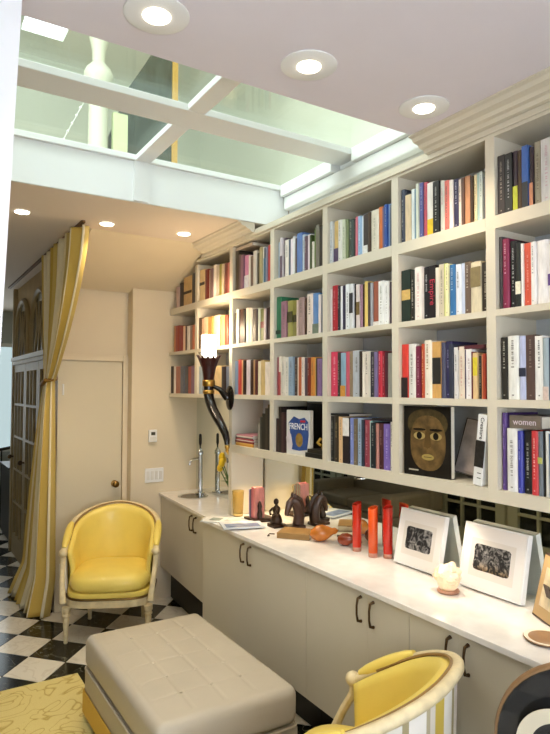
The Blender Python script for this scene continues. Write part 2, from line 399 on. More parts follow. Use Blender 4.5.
for k in range(3):
    ya = 5.26+k*.68; yb = ya+.67
    d = struct(empty('door_%d' % (k+2), (1.13, ya, 0)))
    for b in ((1.10, 1.14, ya, ya+.07, 0, 2.059), (1.10, 1.14, yb-.07, yb, 0, 2.059)): box('stile', b, m_pale, d)
    for b in ((1.10, 1.14, ya+.0705, yb-.0705, 0, .22), (1.10, 1.14, ya+.0705, yb-.0705, 1.98, 2.059)): box('rail', b, m_pale, d)
    w_ = (yb-ya-.14)/3
    for i in (1, 2): box('glazing_bar', (1.10, 1.14, ya+.07+w_*i-.012, ya+.07+w_*i+.012, .2205, 1.979), m_pale, d)
    for j in range(1, 5):
        z = .22+j*1.76/5
        for i in range(3): box('glazing_bar', (1.10, 1.139, ya+.0705+w_*i+(.0125 if i else 0), ya+.0695+w_*(i+1)-(.0125 if i < 2 else 0), z-.012, z+.012), m_pale, d)
    for i in range(3):
        for j in range(5):
            box('pane', (1.122, 1.126, ya+.071+w_*i+(.012 if i else 0), ya+.069+w_*(i+1)-(.012 if i < 2 else 0), .221+j*.352+(.012 if j else 0), .218+(j+1)*.352-.012), pm('passage_mirror_glass', '6f6e5e', .1, .5), d)
    MB().ball((1.06, yb-.035, 1.05), .025, 10, 6).tube([(1.06, yb-.035, 1.05), (1.10, yb-.035, 1.05)], .01).build('door_knob', m_bronze, d, smooth=True)

# left wall french doors (seen only in the mirror)
m_sage = pm('sage_grey_paint', 'a8a68c', .5)
for k in range(6):
    ya = 3.3+k*1.0; yb = ya+.96
    d = struct(empty('door_%d' % (k+5), (-1.08, ya, 0)))
    for b in ((-1.099, -1.05, ya, ya+.12, 0, 2.3), (-1.099, -1.05, yb-.12, yb, 0, 2.3)): box('stile', b, m_sage, d)
    for b in ((-1.099, -1.05, ya+.1205, yb-.1205, 0, .2), (-1.099, -1.05, ya+.1205, yb-.1205, 2.2, 2.3)): box('rail', b, m_sage, d)
    for i in (1, 2): box('glazing_bar', (-1.09, -1.055, ya+.12+i*.24-.015, ya+.12+i*.24+.015, .2005, 2.199), m_sage, d)
    for j in range(1, 7):
        z = .2+j*2/7; box('glazing_bar', (-1.089, -1.056, ya+.121, yb-.121, z-.014, z+.014), m_sage, d)
    box('pane', (-1.098, -1.0905, ya+.121, yb-.121, .201, 2.199), m_darkgl, d)
BOOKS=[
(1,1,"1570 32 241 3a302e tc8b8a0|1538 33 239 2c2b2a te0e0e0|1505 23 239 43323a k0_.42_c8cc2c|1482 23 234 5b4026|1459 27 243 3d68b8 k0_.42_2a2c30|1431 17 232 3a2a2c k0_.4_d88a60|1415 35 244 a99f86 t6a6050|1379 45 241 d8d4cf td0a0a8|1334 38 225 d9d6d0|1296 35 203 8a8478|1261 33 190 4a5668|1228 22 169 cfc8ba"),
(1,2,"1570 14 292 4a4448|1556 31 279 8a2348 te8c8d0|1525 32 265 1d1b1d tf0f0f0|1493 24 251 2b2f2a k.2_.4_f0e8d0|1469 11 245 efe9e4|1458 29 243 e0553a tf0b0a0|1429 23 242 efeae6 t8a8a90|1406 45 242 eeeae8|1360 21 220 e8e4e2 k.3_.5_6a4a90|1339 32 219 f0eeea|1307 23 213 b8322c|1283 27 202 ddd8d0|1256 22 197 3a3f52"),
(1,3,"1570 35 246 26221c te8e8d8|1535 50 249 e9e9e2|1485 31 246 b9c1e6 k.36_.5_2a3048|1454 39 247 5b4640 t9a8a80|1415 33 241 ecebe6 t303030|1382 25 231 9fb0b8 k0_.22_d8c0b4|1357 30 229 3a4668|1327 33 230 dcd8cc|1294 32 228 7a3038|1262 35 221 c8c4bc"),
(1,4,"1570 20 303 5d3f86 tb8a0d8|1541 48 244 e6e5e2|1494 23 236 3a3fa5 tb0b4f0|1471 37 238 1e1c1c te8e8e0|1435 29 240 d8373a tf8e0d8|1406 20 239 6a727c k.5_.6_c0c060|1386 5 243 222222|1381 18 241 dcdcd6|1363 29 233 2f5c94|1333 29 237 d2cabc|1305 29 239 7a2c34|1276 31 241 e2e0da"),
(2,1,"2123 28 257 3a4052|2095 35 225 e3c9a0|2060 25 244 dfe6e2|2036 12 239 6b8fa6|2023 15 260 d9dcc6|2008 23 260 5c5f9e td0d0e8|1985 24 255 c2485a|1961 43 246 f0e8e2 k0_.32_f2c81e|1918 36 238 221f1e te8e8e0|1882 26 233 cfd0c4 td07080|1857 28 225 ee7466|1829 21 220 f3e6da|1808 30 218 3a3358 tf0f0f8|1777 20 208 f0e0d4|1756 16 208 6b4a3c|1740 28 209 c98a5e|1713 14 204 4a3320|1699 19 205 ecd9a8|1680 18 207 9fc0bc|1662 16 205 c9d3cf t5a6a70|1646 15 183 6a6f78"),
(2,2,"2123 59 246 1f3128 k.42_.62_d8b060|2064 34 238 2b2622 te0d8c8|2031 42 246 ece4dc td89090|1988 39 241 17151a tf0f0f0|1950 39 240 1c1418 wEmpire_d0304a|1910 18 225 d8cfc0|1892 30 237 cfc4aa t6a6a70|1862 15 237 cdd46a|1847 19 231 efe9b0|1827 33 223 2f6ea8 td8e6f4|1795 31 219 dfe3ec t5a5a68|1764 19 221 c5d0ea|1744 34 221 6b5648|1711 54 213 d9cbaa k.5_.9_8a7850|1657 32 205 3a2f26 te0d8c0"),
(2,3,"2123 43 251 e33a30 k0_.38_2a2224|2080 49 251 e4e0da|2030 30 238 7a2440 te0b0c0|2000 24 247 c04a28 te8c8a0|1976 42 261 eee3cf t8a5a30|1935 51 252 d9a45a k.25_.72_2e2c2a|1884 23 247 4a4a66|1860 33 250 33305e tb0b0d0|1828 18 236 3a4050|1809 21 221 dcd9d6 t30343c|1788 36 222 e5d5c0 td08070|1752 9 207 3a2a50|1744 31 209 f0eceb tb09090|1713 8 197 6a2030|1705 24 192 e5c089 k.5_.9_e6d030|1681 17 180 2e2a24 te8e0c0|1664 13 183 d98a5a|1651 14 186 b4402a|1637 14 171 3a3a2c"),
(3,1,"2686 25 237 c9ced2 t30343c|2661 44 232 d9b46a k0_.35_5a4a6a|2616 37 229 dcdad0 t8a8a80|2580 28 225 c9cfb4|2552 21 219 7c8a5e|2530 38 212 3d4a44|2493 25 205 27292a|2467 19 212 d6697a|2448 31 210 8fb0d6 tf0f0f8|2417 14 207 dfe6ee|2404 39 206 3a2f2c k0_.22_e8e4e0|2365 21 210 4a3524|2344 58 211 ddd4c0 tb0a890|2286 28 217 d8702e|2258 15 210 6a5a78|2243 20 220 2f55a6|2223 23 217 7f9ed6|2199 15 207 556070"),
(3,2,"2686 16 238 e9d9d4|2670 48 252 b8232e te8a0a0|2621 21 247 2c2630|2600 19 242 e2e0de|2581 34 243 3a3550|2547 31 244 e6e8ea|2516 32 240 dcdcdc k.35_.8_3a3a40|2484 23 238 2f2624|2461 29 231 dfd0cc k.3_.6_7a6238|2432 22 225 a87a92|2410 16 225 3a2214|2394 27 236 e8c766|2368 19 227 4a3a36|2349 16 223 a8aab0|2332 49 225 a85a44 k0_.1_e8e0d8|2283 37 220 eceae8|2246 31 215 f0eeec tb0a8a8|2215 29 208 4a3440"),
(3,3,"2686 61 245 e83a5c tf8d8e0|2625 26 240 3a302c|2599 44 236 8fb2c8 k0_.25_e09a3a|2554 33 241 d2566a|2522 27 242 8f7a5c|2494 60 242 b9bec6|2435 16 237 3a302c|2418 20 233 e6dccb|2398 39 233 e2d6c8|2359 11 232 d6d0c0|2348 34 229 3a3a40|2315 23 226 7a6a98|2291 29 229 c8283c tf0d0d0|2262 17 228 9a1f30 tf0e0e0|2245 17 224 5a2a38|2228 43 216 9a9a90"),
(3,4,"2686 33 248 23211f te0e0d8|2653 46 250 3a2f24 tc8b070|2607 29 247 e6bc86|2578 55 242 2a2224 k.6_1_f0ece6|2523 40 244 7f8fd6 td8e0f8|2483 24 241 7a6a52|2459 43 244 9fb6d6|2416 16 239 2f3a4a|2400 41 238 9a3a4a te8b8c0|2358 16 235 a8d0cf|2343 31 227 1f2a30|2312 20 225 b5766a|2292 35 227 4a2426 tc89890|2257 44 226 7a62b8 td0c0f0|2213 23 237 e0dcd6"),
(4,1,"3237 29 234 a9b8c8|3208 30 257 d6ccd0 k0_.55_6a5868|3178 27 249 5f4f5c|3151 40 231 e9e5dc|3111 17 225 55627a|3094 32 226 eadfe4|3062 17 238 e6e6e6|3045 20 221 5a4a48|3025 56 246 5a7ec0|2969 24 228 b6c6d6|2945 32 210 6a5060|2913 34 215 e6d9e0|2879 17 204 4a5a2c|2862 21 161 e0d8cc|2841 10 232 6a8a3a|2831 37 250 7a7566|2794 34 230 3a3630"),
(4,2,"3250 57 263 2f7a54 k.1_.2_1c3a2c|3193 61 229 9a6a80|3131 62 225 9a9448 k.4_.7_3a3a1c|3069 48 221 7f7a2f k.4_.6_2a2a14|3021 17 217 d2b8a8|3004 60 228 a88a84|2944 16 220 4a3020|2928 66 241 ead5c8|2862 65 236 5a8ac8 k0_.25_6a7a6a|2797 26 221 e5d6d0|2771 17 215 2f3f6a"),
(4,3,"3250 24 240 a8324a|3226 31 245 e6dcc9 k0_.6_b04a4a|3195 42 240 ddd3c4 t8a8a80|3153 43 235 e2ddd0 t7a7a70|3111 52 237 8fa6c0|3059 46 232 4a3a34|3013 14 229 f0e2d0|2999 34 230 c8622e|2966 27 229 ecd9cc t5a3a3a|2938 29 223 5a4a54|2909 27 224 8a2c1e|2882 43 225 dc8a3a|2839 14 221 c9a050|2825 17 217 3a1f1c|2808 43 213 8a6aa0"),
(5,1,"3813 54 289 4a4030|3759 36 255 5a4a48|3723 40 244 8a6078|3683 62 232 e08ab4 k0_.4_eae4ea|3621 31 222 e8e2d6|3590 36 213 7a6252|3554 44 239 d6ccbc|3510 37 218 4a4434|3473 36 247 a89868|3438 30 245 e6e0d2|3407 28 236 3f4a58 k0_.7_3a6a88|3379 16 234 8a8aa0|3364 40 241 c23a38"),
(5,2,"3813 28 223 5a5040|3785 31 247 d2d2cc|3754 63 242 4a2a22|3691 23 231 2a2422|3669 58 242 f0d8c4|3611 48 235 ecdcc8|3563 23 221 2e2828|3540 52 218 5a4a48|3488 26 221 e8e4cc|3462 59 213 7a7a3a k.4_.6_8a2a20|3402 19 209 e0c8c4|3383 43 212 3a2026"),
(5,3,"3813 48 237 7a90b0|3765 49 246 c84038|3716 32 242 d8a070|3684 32 238 3a241c|3652 64 239 d2c4d0|3588 44 239 3a2620|3544 23 238 b88a5a|3521 33 234 5a2826|3488 38 225 e2d6b8|3451 57 228 c9ac70|3394 58 216 e4d6cc"),
(6,1,"4411 93 251 e8c890 k.5_.6_3a2a1c|4319 66 240 7a2a26|4253 38 228 f0e0cc|4215 47 230 8a6a6a|4168 55 249 f2e6dc|4113 50 235 b8a898|4064 49 238 8f8a30|4015 38 232 c8b090|3977 43 234 7a3a30|3934 45 230 c06a60"),
(6,2,"4411 29 247 5a4430|4382 55 238 e8b890|4327 84 240 f2d2a8|4243 65 237 c8924a|4178 123 239 f6e0c0|4055 19 224 6a4a28|4036 62 227 e0ae60|3974 60 223 7a4030"),
(6,3,"4411 65 217 a8b8c8|4346 92 220 8a98a8|4253 121 214 c8a070|4133 116 213 e8c890|4017 81 205 3a3038|3935 69 203 8a98b8"),
(7,1,"4902 68 217 c8a8a0|4835 115 244 3a2a28|4721 162 239 d2a868 k.4_.5_3a2a1c|4558 94 250 4a4a50"),
(7,2,"4946 38 229 d08a50|4909 88 226 a83a30|4822 82 218 9a2c2c|4740 43 211 e8c0a0|4697 55 211 5a3a36|4642 51 202 dcd2ca|4591 36 203 8a6a58|4556 57 204 c86a40|4499 35 195 e8d0b0"),
(7,3,"4996 60 236 3a2e2c|4936 40 235 e6d8cc|4896 107 232 b06a54|4789 91 231 5a6070|4698 63 232 4a4850|4635 70 224 a04a38|4566 77 227 7a5a78")]
# ------------------------------------------------------------------ bookcase
ZB = {1: 2.500, 2: 2.122, 3: 1.764, 4: 1.408}; ZT = {1: 2.823, 2: 2.448, 3: 2.096, 4: 1.734}
DIV = [1.013, 1.574, 2.127, 2.690, 3.254, 3.817, 4.415]; TH = .045
BAY = {1: (1.058, 1.574), 2: (1.619, 2.127), 3: (2.172, 2.690), 4: (2.735, 3.254), 5: (3.299, 3.817), 6: (3.862, 4.415), 7: (4.46, 4.998)}
XK = 2.272
bk = tag(empty('bookcase', (2.15, 2.7, 1.356)), 'ivory built-in wall bookcase with four rows of open shelves full of books', 'bookcase')
for i, y in enumerate(DIV):
    zlo = 1.356 if y < 3.9 else 1.734
    zhi = 2.8225 if y < 4.4 else 2.80
    box('divider', (XB, XK, y, y+TH, zlo, zhi), m_case, bk)
box('end_panel', (XB, XK, .455, .50, 1.356, 2.8225), m_case, bk)
BAY0 = (.5005, 1.0125)
for b, (ya, yb) in list(BAY.items())+[(0, BAY0)]:
    for r in (1, 2, 3, 4):
        if r == 4 and b >= 6: continue
        th = {1: .052, 2: .026, 3: .030, 4: .052}[r]
        box('shelf', (XB-.0005, XK, ya+.0003, yb-.0003, ZB[r]-th, ZB[r]), m_case, bk)
box('back_panel', (XK+.0005, 2.2985, .455, 3.862, 1.356, 2.87), m_inner, bk)
box('back_panel', (XK+.0005, 2.2985, 3.8625, 4.9995, 1.734, 2.66), m_inner, bk)
box('top_board', (XB, XK, .455, 4.2, 2.8226, 2.879), m_case, bk)
box('top_board', (XB, XK, 4.2005, 4.44, 2.8226, 2.84), m_case, bk)
# cornice: two runs, interrupted by the glass floor
prof = [(XB, 2.86), (1.985, 2.862), (1.975, 2.875), (1.955, 2.878), (1.945, 2.890), (1.915, 2.896), (1.905, 2.910), (1.885, 2.914), (1.885, 2.9195), (XB, 2.9195)]
MB().prism(prof, 'y', .455, 1.925).build('cornice', m_case, bk)
MB().prism(prof, 'y', 3.502, 4.29).build('cornice', m_case, bk)
box('fascia', (XB-.012, XB-.001, .455, 4.33, 2.835, 2.8595), m_case, bk, bevel=.003)
# partition between bar and counter
box('partition_panel', (XB, XK, 3.817, 3.862, .911, 1.3555), m_case, bk)

# ------------------------------------------------------------------ books
def unit_book(rounded):
    # x: 0 spine .. 1 fore-edge, y: 0..1 thickness (negative y = right side), z: 0..1
    t = .07
    if rounded: sp = [(.03, 0), (.008, -.15), (0, -.35), (0, -.65), (.008, -.85), (.03, -1)]
    else: sp = [(0, 0), (0, -1)]
    out = [(1, 0)] + sp + [(1, -1), (1, -1+t), (.05, -1+t), (.05, -t), (1, -t)]
    m = MB(); n = len(out)
    for z in (0, 1):
        for x, y in out: m.v.append((x, y, z))
    for i in range(n):
        j = (i+1) % n; m.f.append((i, n+i, n+j, j))
    k = n-1
    # caps as quads strips
    inner = [n-3, n-2]
    for o in (0, n):
        m.f.append((o+0, o+1, o+n-2, o+n-1)); m.f.append((o+n-5, o+n-4, o+n-3, o+n-6))
        m.f.append(tuple(o+i for i in range(1, n-5)) + (o+n-3, o+n-2))
    return m
tmp = unit_book(True).build('cover', m_paper); ME_HARD = tmp.data; bpy.data.objects.remove(tmp)
tmp = unit_book(False).build('cover', m_paper); ME_SOFT = tmp.data; bpy.data.objects.remove(tmp)
tmp = MB().box(.055, .97, -.925, -.075, .015, .985).build('pages', m_paper); ME_PAGES = tmp.data; bpy.data.objects.remove(tmp)
ME_BAND = MB().box(-.004, .0, -.995, -.005, 0, 1).build('spine_band', m_paper); tmp = ME_BAND; ME_BAND = tmp.data; bpy.data.objects.remove(tmp)
ME_MARK = []
for s in range(4):
    rnd = random.Random(s); m = MB(); z = .93 - .1*s*.4
    while z > (.25 if s % 2 else .5):
        h = rnd.uniform(.008, .022); a = rnd.uniform(.36, .42)
        m.box(-.006, -.0042, -1+a, -a, z-h, z); z -= h + (rnd.choice((.01, .01, .035)))
    m.box(-.006, -.0042, -.6, -.4, .06, .08)
    tmp = m.build('title_marks', m_paper); ME_MARK.append(tmp.data); bpy.data.objects.remove(tmp)
def obj(name, me, mat, parent=None, objmat=True):
    o = bpy.data.objects.new(name, me); COL.objects.link(o)
    if not me.materials: me.materials.append(None)
    o.material_slots[0].link = 'OBJECT'; o.material_slots[0].material = mat
    if parent: o.parent = parent
    return o
def soften(h):
    c = [int(h[i:i+2], 16) for i in (0, 2, 4)]; g = sum(c)/3
    return ''.join('%02x' % int(.88*x+.12*g) for x in c)
def bookmat(h):
    h = soften(h)
    return pm('book_'+h, h, .42, var=.14, scale=3.5)
NAMES = {'black': '1e1c1c', 'charcoal': '3c3a3c', 'dark brown': '40301f', 'brown': '70583f', 'tan': 'b89868', 'beige': 'd8c8a8', 'cream': 'ece2cc', 'white': 'eeecea', 'light grey': 'c4c8ca', 'grey': '8c9094', 'crimson': 'b8242e', 'red': 'e0382e', 'maroon': '6a2230', 'orange': 'd8702e', 'salmon': 'ec7464', 'pink': 'e088a8', 'rust': 'a85038', 'yellow': 'ecd050', 'mustard': 'd0a450', 'olive': '848038', 'green': '3c7c54', 'dark green': '26382c', 'teal': '3a6a80', 'pale teal': 'a0c4c0', 'sky blue': '8cb0d6', 'blue': '3a66b0', 'navy': '2e3458', 'slate blue': '54627c', 'indigo': '3c3ca0', 'purple': '6c5094', 'lilac': 'b4b0dc', 'mauve': '8e6a84', 'plum': '4a3040', 'magenta': '8a2348', 'rose': 'd05870', 'lime': 'ccd468'}
NL = {k: tuple(int(v[i:i+2], 16) for i in (0, 2, 4)) for k, v in NAMES.items()}
def cname(h):
    c = tuple(int(h[i:i+2], 16) for i in (0, 2, 4))
    return min(NL, key=lambda k: sum((a-b)**2 for a, b in zip(c, NL[k])))
ORD = ['first', 'second', 'third', 'fourth', 'fifth', 'sixth', 'seventh', 'eighth', 'ninth', 'tenth', 'eleventh', 'twelfth', 'thirteenth', 'fourteenth', 'fifteenth', 'sixteenth', 'seventeenth', 'eighteenth', 'nineteenth', 'twentieth', 'twenty-first', 'twenty-second']
ROWN = {1: 'top shelf', 2: 'second shelf down', 3: 'third shelf down', 4: 'bottom shelf'}
BAYN = {1: 'right-hand bay', 2: 'second bay from right', 3: 'third bay from right', 4: 'middle bay', 5: 'third bay from left', 6: 'second bay from left', 7: 'left-hand bay'}
def add_band(root, f0, f1, h):
    o = obj('spine_band', ME_BAND, bookmat(h), root); o.location = (0, 0, f0+.002); o.scale = (1, 1, f1-f0-.004); return o
BOOK_TINT = {}
for b, r, s in BOOKS:
    items = s.split('|')
    for i, it in enumerate(items):
        q = it.split(' '); y1, wd, h = int(q[0])/1000, int(q[1])/1000, int(q[2])/1000
        colr = q[3]; ft = q[4] if len(q) > 4 else ''
        rnd = random.Random(b*1000+r*100+i)
        if b == 7 and r == 1: h = min(h, soff(y1)-2.5-.012)
        d = min(.225, max(.13, h*rnd.uniform(.66, .78)))
        root = obj('book', ME_HARD if wd > .016 and rnd.random() < .6 else ME_SOFT, bookmat(colr))
        root.location = (2.026+rnd.uniform(0, .012), y1-.0006, ZB[r]+.0004)
        root.scale = (d, wd-.0012, h)
        sz = 'thick ' if wd > .04 else ('slim ' if wd < .02 else '')
        tag(root, '%s%s book, %s from left, %s, %s' % (sz, cname(colr), ORD[i], ROWN[r], BAYN[b]), 'book', 'books on the bookcase shelves')
        obj('pages', ME_PAGES, m_paper, root)
        marks = None
        if ft.startswith('k'):
            f0, f1, hh = ft[1:].split('_'); add_band(root, float(f0), float(f1), hh)
        elif ft.startswith('t'): marks = ft[1:]
        elif ft.startswith('w'):
            word, hh = ft[1:].split('_')
            me = text_mesh(word, 1.0); me.materials.append(None)
            o = obj('title_lettering', me, bookmat(hh), root); o['label'] = 'red title lettering'
            # text runs down the spine: undo the book scale so that letters keep their shape
            k = .042
            M = Matrix.Diagonal((1/d, 1/(wd-.0012), 1/h, 1)) @ Matrix.Translation((-.0022, -(wd-.0012)/2, h*.5)) @ Matrix(((0,0,-1,0),(0,-1,0,0),(-1,0,0,0),(0,0,0,1))) @ Matrix.Scale(k, 4)
            o.matrix_basis = M
        if marks is None and not ft and b <= 4 and wd > .018 and rnd.random() < .55:
            L = sum(int(colr[k:k+2], 16) for k in (0, 2, 4))
            marks = 'd8d0c0' if L < 330 else '6a625a'
        if marks:
            mh = ''.join('%02x' % int(.35*int(colr[k:k+2], 16)+.65*int(marks[k:k+2], 16)) for k in (0, 2, 4))
            obj('title_marks', ME_MARK[rnd.randrange(4)], bookmat(mh), root)['kind'] = 'stuff'

# free books: oriented by their own corner; L along local x, W along local y, H along local z
def loose_book(loc, dims, rot, colr, label, group=None, cover=None, name='book'):
    root = obj(name, ME_SOFT, bookmat(colr)); root.location = loc; root.scale = dims; root.rotation_euler = rot
    tag(root, label, 'book', group); obj('pages', ME_PAGES, m_paper, root)
    return root
FL = (PI/2, 0, 0)   # lying flat, spine to the room: local z (height) runs along -y, thickness up
def flat_book(y0, y1, z, th, depth, colr, label, x=2.03):
    # lying book: y0..y1 length, spine facing the room
    return loose_book((x, y1, z+th), (depth, th, y1-y0), (PI/2, 0, 0), colr, label)
def slot(b, r, i):
    L = [s for bb, rr, s in BOOKS if (bb, rr) == (b, r)][0].split('|')
    q = L[i].split(' '); return int(q[0])/1000, int(q[1])/1000, int(q[2])/1000
# books lying on top of rows
def top_of(b, r, i0, i1):
    hs = [slot(b, r, i) for i in range(i0, i1+1)]
    return hs[-1][0]-hs[-1][1], hs[0][0], ZB[r]+max(h[2] for h in hs)+.0008
y0, y1, z = top_of(2, 3, 11, 18); flat_book(1.65, 1.79, z, .016, .17, '5a2830', 'maroon book lying flat on the red and cream books, second bay from right', 2.04)
y0, y1, z = top_of(3, 4, 0, 3); flat_book(y0+.01, y1, z, .012, .17, '1c1a18', 'black book lying flat on the bottom-shelf books beside the French cookery book', 2.035)
y0, y1, z = top_of(3, 4, 10, 14); flat_book(y0, y1, z, .012, .17, '26222a', 'black book lying flat on the purple paperbacks of the bottom shelf', 2.035)
y0, y1, z = top_of(5, 1, 0, 5); flat_book(y0+.02, y1, z, .022, .17, 'c8b49c', 'beige book lying flat on the top-shelf row, third bay from left', 2.035)

# bottom row, second bay: face-out mask book, leaning picture, leaning white-jacketed book
mk = tag(empty('book', (2.05, 1.97, 1.408)), 'large black book standing face-out with an ancient mask on its cover', 'book')
fw, fh, ft_ = .262, .318, .03
MM = Matrix.Translation((2.028, 2.108, 1.4085)) @ Matrix.Rotation(math.radians(-84), 4, 'Z')
# local: x along the cover (0..fw), y depth (0..ft), z up; front at y=0
def onm(m, name, mat, parent=mk, **k): return m.xf(MM).build(name, mat, parent, **k)
onm(MB().box(0, fw, 0, ft_, 0, fh), 'cover', pm('black_jacket', '1d1a17', .3, var=.1), bevel=.002)
onm(MB().box(.006, fw+.0005, .004, ft_-.004, .004, fh+.0005), 'pages', m_paper)
def oval(cx, cz, rx, rz, y0, y1, n=28, pw=2.0):
    pts = []
    for i in range(n):
        a = 2*PI*i/n; c, s = math.cos(a), math.sin(a)
        pts.append((cx+rx*math.copysign(abs(c)**(2/pw), c), cz+rz*math.copysign(abs(s)**(2/pw), s)))
    return MB().prism(pts, 'y', y0, y1)
mface = pm('bronze_print', '68512f', .4, var=.5, scale=22)
onm(oval(.138, .152, .098, .125, -.0012, -.0002, pw=2.4), 'printed_face', mface)
onm(oval(.135, .240, .112, .066, -.0008, -.0001, pw=2.2), 'printed_headdress', pm('dark_bronze_print', '463a22', .4, var=.5, scale=40))
for ex in (.092, .184):
    onm(oval(ex, .183, .032, .017, -.0018, -.0013), 'printed_eye', pm('eye_white_print', 'a8935c', .4))
    onm(oval(ex, .184, .015, .0165, -.0026, -.0019), 'printed_pupil', pm('pupil_print', '120e0a', .3))
    onm(oval(ex, .212, .036, .006, -.0018, -.0013), 'printed_brow', pm('pupil_print', '120e0a', .3))
onm(MB().prism([(.128, .205), (.15, .205), (.16, .135), (.139, .126), (.118, .135)], 'y', -.0022, -.0013), 'printed_nose', pm('nose_print', '5a4424', .4, var=.2))
onm(oval(.139, .088, .034, .014, -.0018, -.0013), 'printed_mouth', pm('mouth_print', 'a08a4c', .4, var=.2))
onm(MB().box(.118, .160, -.0024, -.0019, .087, .0895), 'printed_lip_line', pm('pupil_print', '120e0a', .3))
onm(MB().box(.03, .085, -.0008, -.0002, .022, .028), 'printed_caption', pm('pale_print', 'c0b8a4', .4))
for i in range(13): onm(MB().box(-.0008, -.0002, .008, .02, .02+i*.021, .034+i*.021), 'title_mark', pm('pale_print', 'c0b8a4', .4))
# leaning photograph card
pc = tag(empty('picture_card', (2.15, 1.74, 1.408)), 'pale grey picture card leaning at the back of the bottom shelf', 'picture')
PM = Matrix.Translation((2.16, 1.935, 1.4085)) @ Matrix.Rotation(math.radians(-88), 4, 'Z') @ Matrix.Rotation(math.radians(-14), 4, 'X') @ Matrix.Rotation(math.radians(7), 4, 'Y')
MB().box(0, .13, 0, .006, .025, .275).xf(PM).build('card', pm('grey_card', 'cabfba', .6, var=.1, scale=9), pc)
MB().box(.012, .118, -.0008, -.0002, .04, .26).xf(PM).build('print', pm('grey_print', 'cdc2be', .6, var=.25, scale=16), pc)
for b_ in ((0, .13, -.0012, -.0001, .272, .2755), (0, .13, -.0012, -.0001, .0245, .028), (-.0005, .004, -.0012, -.0001, .0285, .2715), (.126, .1305, -.0012, -.0001, .0285, .2715)):
    MB().box(*b_).xf(PM).build('border', pm('dark_card_edge', '4a4444', .6), pc)
# leaning white-jacketed book
lb = tag(empty('book', (2.05, 1.65, 1.408)), 'book with white and black jacket leaning on the bay side, titled Creature', 'book')
LM = Matrix.Translation((2.02, 1.702, 1.4142)) @ Matrix.Rotation(math.radians(6.5), 4, 'X')
MB().box(0, .2, -.046, 0, 0, .292).xf(LM).build('cover', pm('white_jacket', 'ecebe9', .35), lb, bevel=.003)
MB().box(.012, .2005, -.043, -.005, .006, .2925).xf(LM).build('pages', m_paper, lb)
MB().box(-.0012, -.0002, -.046, 0, .075, .185).xf(LM).build('spine_band', pm('black_print_mottled', '2a2624', .4, var=.4, scale=60), lb)
me = text_mesh('Creature', .034); o = bpy.data.objects.new('title_lettering', me); COL.objects.link(o); me.materials.append(pm('black_ink', '1a1818', .5))
o.parent = lb; o.matrix_parent_inverse = lb.matrix_basis.inverted()
o.matrix_basis = LM @ Matrix.Translation((-.0014, -.024, .235)) @ Matrix(((0,0,-1,0),(0,-1,0,0),(-1,0,0,0),(0,0,0,1))) @ Matrix.Scale(.72, 4)
for i, z in enumerate((.03, .05)): MB().box(-.0014, -.0002, -.038, -.02, z, z+.003).xf(LM).build('title_mark', pm('black_ink', '1a1818', .5), lb)

# bottom row, right bay: thick book lying on the row
wz = ZB[4]+max(slot(1, 4, i)[2] for i in range(1, 5))+.0008
wy1 = slot(1, 4, 1)[0]-.002
wb_ = flat_book(wy1-.135, wy1, wz, .05, .19, '7d6f62', 'thick grey-brown book titled women, lying on the bottom-right row of books', 2.045)
me = text_mesh('women', .034); me.materials.append(None)
o = obj('title_lettering', me, pm('pale_pink_ink', 'e6d8e0', .5), wb_); o['label'] = 'pale pink title lettering'
o.matrix_basis = Matrix.Diagonal((1/.19, 1/.05, 1/.135, 1)) @ Matrix.Translation((-.0015, -.025, .0675)) @ Matrix(((0,0,-1,0),(0,1,0,0),(1,0,0,0),(0,0,0,1)))
# bottom row, middle bay: French cookery book face-out, dark spines, flat books, gold figure
fb = tag(empty('book', (2.06, 3.1, 1.408)), 'white and blue cookery book standing face-out, titled French', 'book')
GM = Matrix.Translation((2.035, 3.135, 1.4085)) @ Matrix.Rotation(math.radians(-83), 4, 'Z')
MB().box(0, .215, 0, .028, 0, .268).xf(GM).build('cover', pm('pale_jacket', 'dcdad4', .35, var=.05), fb, bevel=.002)
MB().box(.005, .2155, .004, .024, .004, .2685).xf(GM).build('pages', m_paper, fb)
pts = [(.02, .06), (.05, .03), (.12, .025), (.19, .035), (.205, .12), (.2, .20), (.165, .225), (.12, .215), (.07, .23), (.02, .19), (.035, .13)]
MB().prism(pts, 'y', -.001, -.0002).xf(GM).build('printed_field', pm('blue_print', '35508f', .4, var=.25, scale=20), fb)
oval(.12, .09, .033, .042, -.0018, -.0011).xf(GM).build('printed_badge', pm('ochre_print', '9a7a3a', .4, var=.3, scale=40), fb)
MB().box(.13, .175, -.0018, -.0011, .196, .208).xf(GM).build('printed_flash', pm('red_print', 'c8323a', .4), fb)
MB().prism([(.0, .1), (.02, .14), (.045, .12), (.06, .06), (.05, .02), (.01, .03)], 'y', -.0022, -.0019).xf(GM).build('printed_figure', pm('pale_print2', 'd8cfd4', .4, var=.15, scale=20), fb)
me = text_mesh('FRENCH', .047); o = bpy.data.objects.new('title_lettering', me); COL.objects.link(o); me.materials.append(pm('white_ink', 'f2f2f2', .5))
o.parent = fb; o.matrix_parent_inverse = fb.matrix_basis.inverted()
o.matrix_basis = GM @ Matrix.Translation((.112, -.0022, .168)) @ Matrix.Rotation(PI/2, 4, 'X') @ Matrix.Diagonal((.95, 1.15, 1, 1))
bb = tag(empty('book', (2.18, 3.05, 1.408)), 'tall black book standing behind the blue French cookery book', 'book')
MB().box(2.19, 2.22, 2.915, 3.13, 1.4085, 1.715).build('cover', pm('black_jacket', '1d1a17', .3), bb, bevel=.002)
MB().box(2.194, 2.216, 2.919, 3.126, 1.4125, 1.7155).build('pages', m_paper, bb)
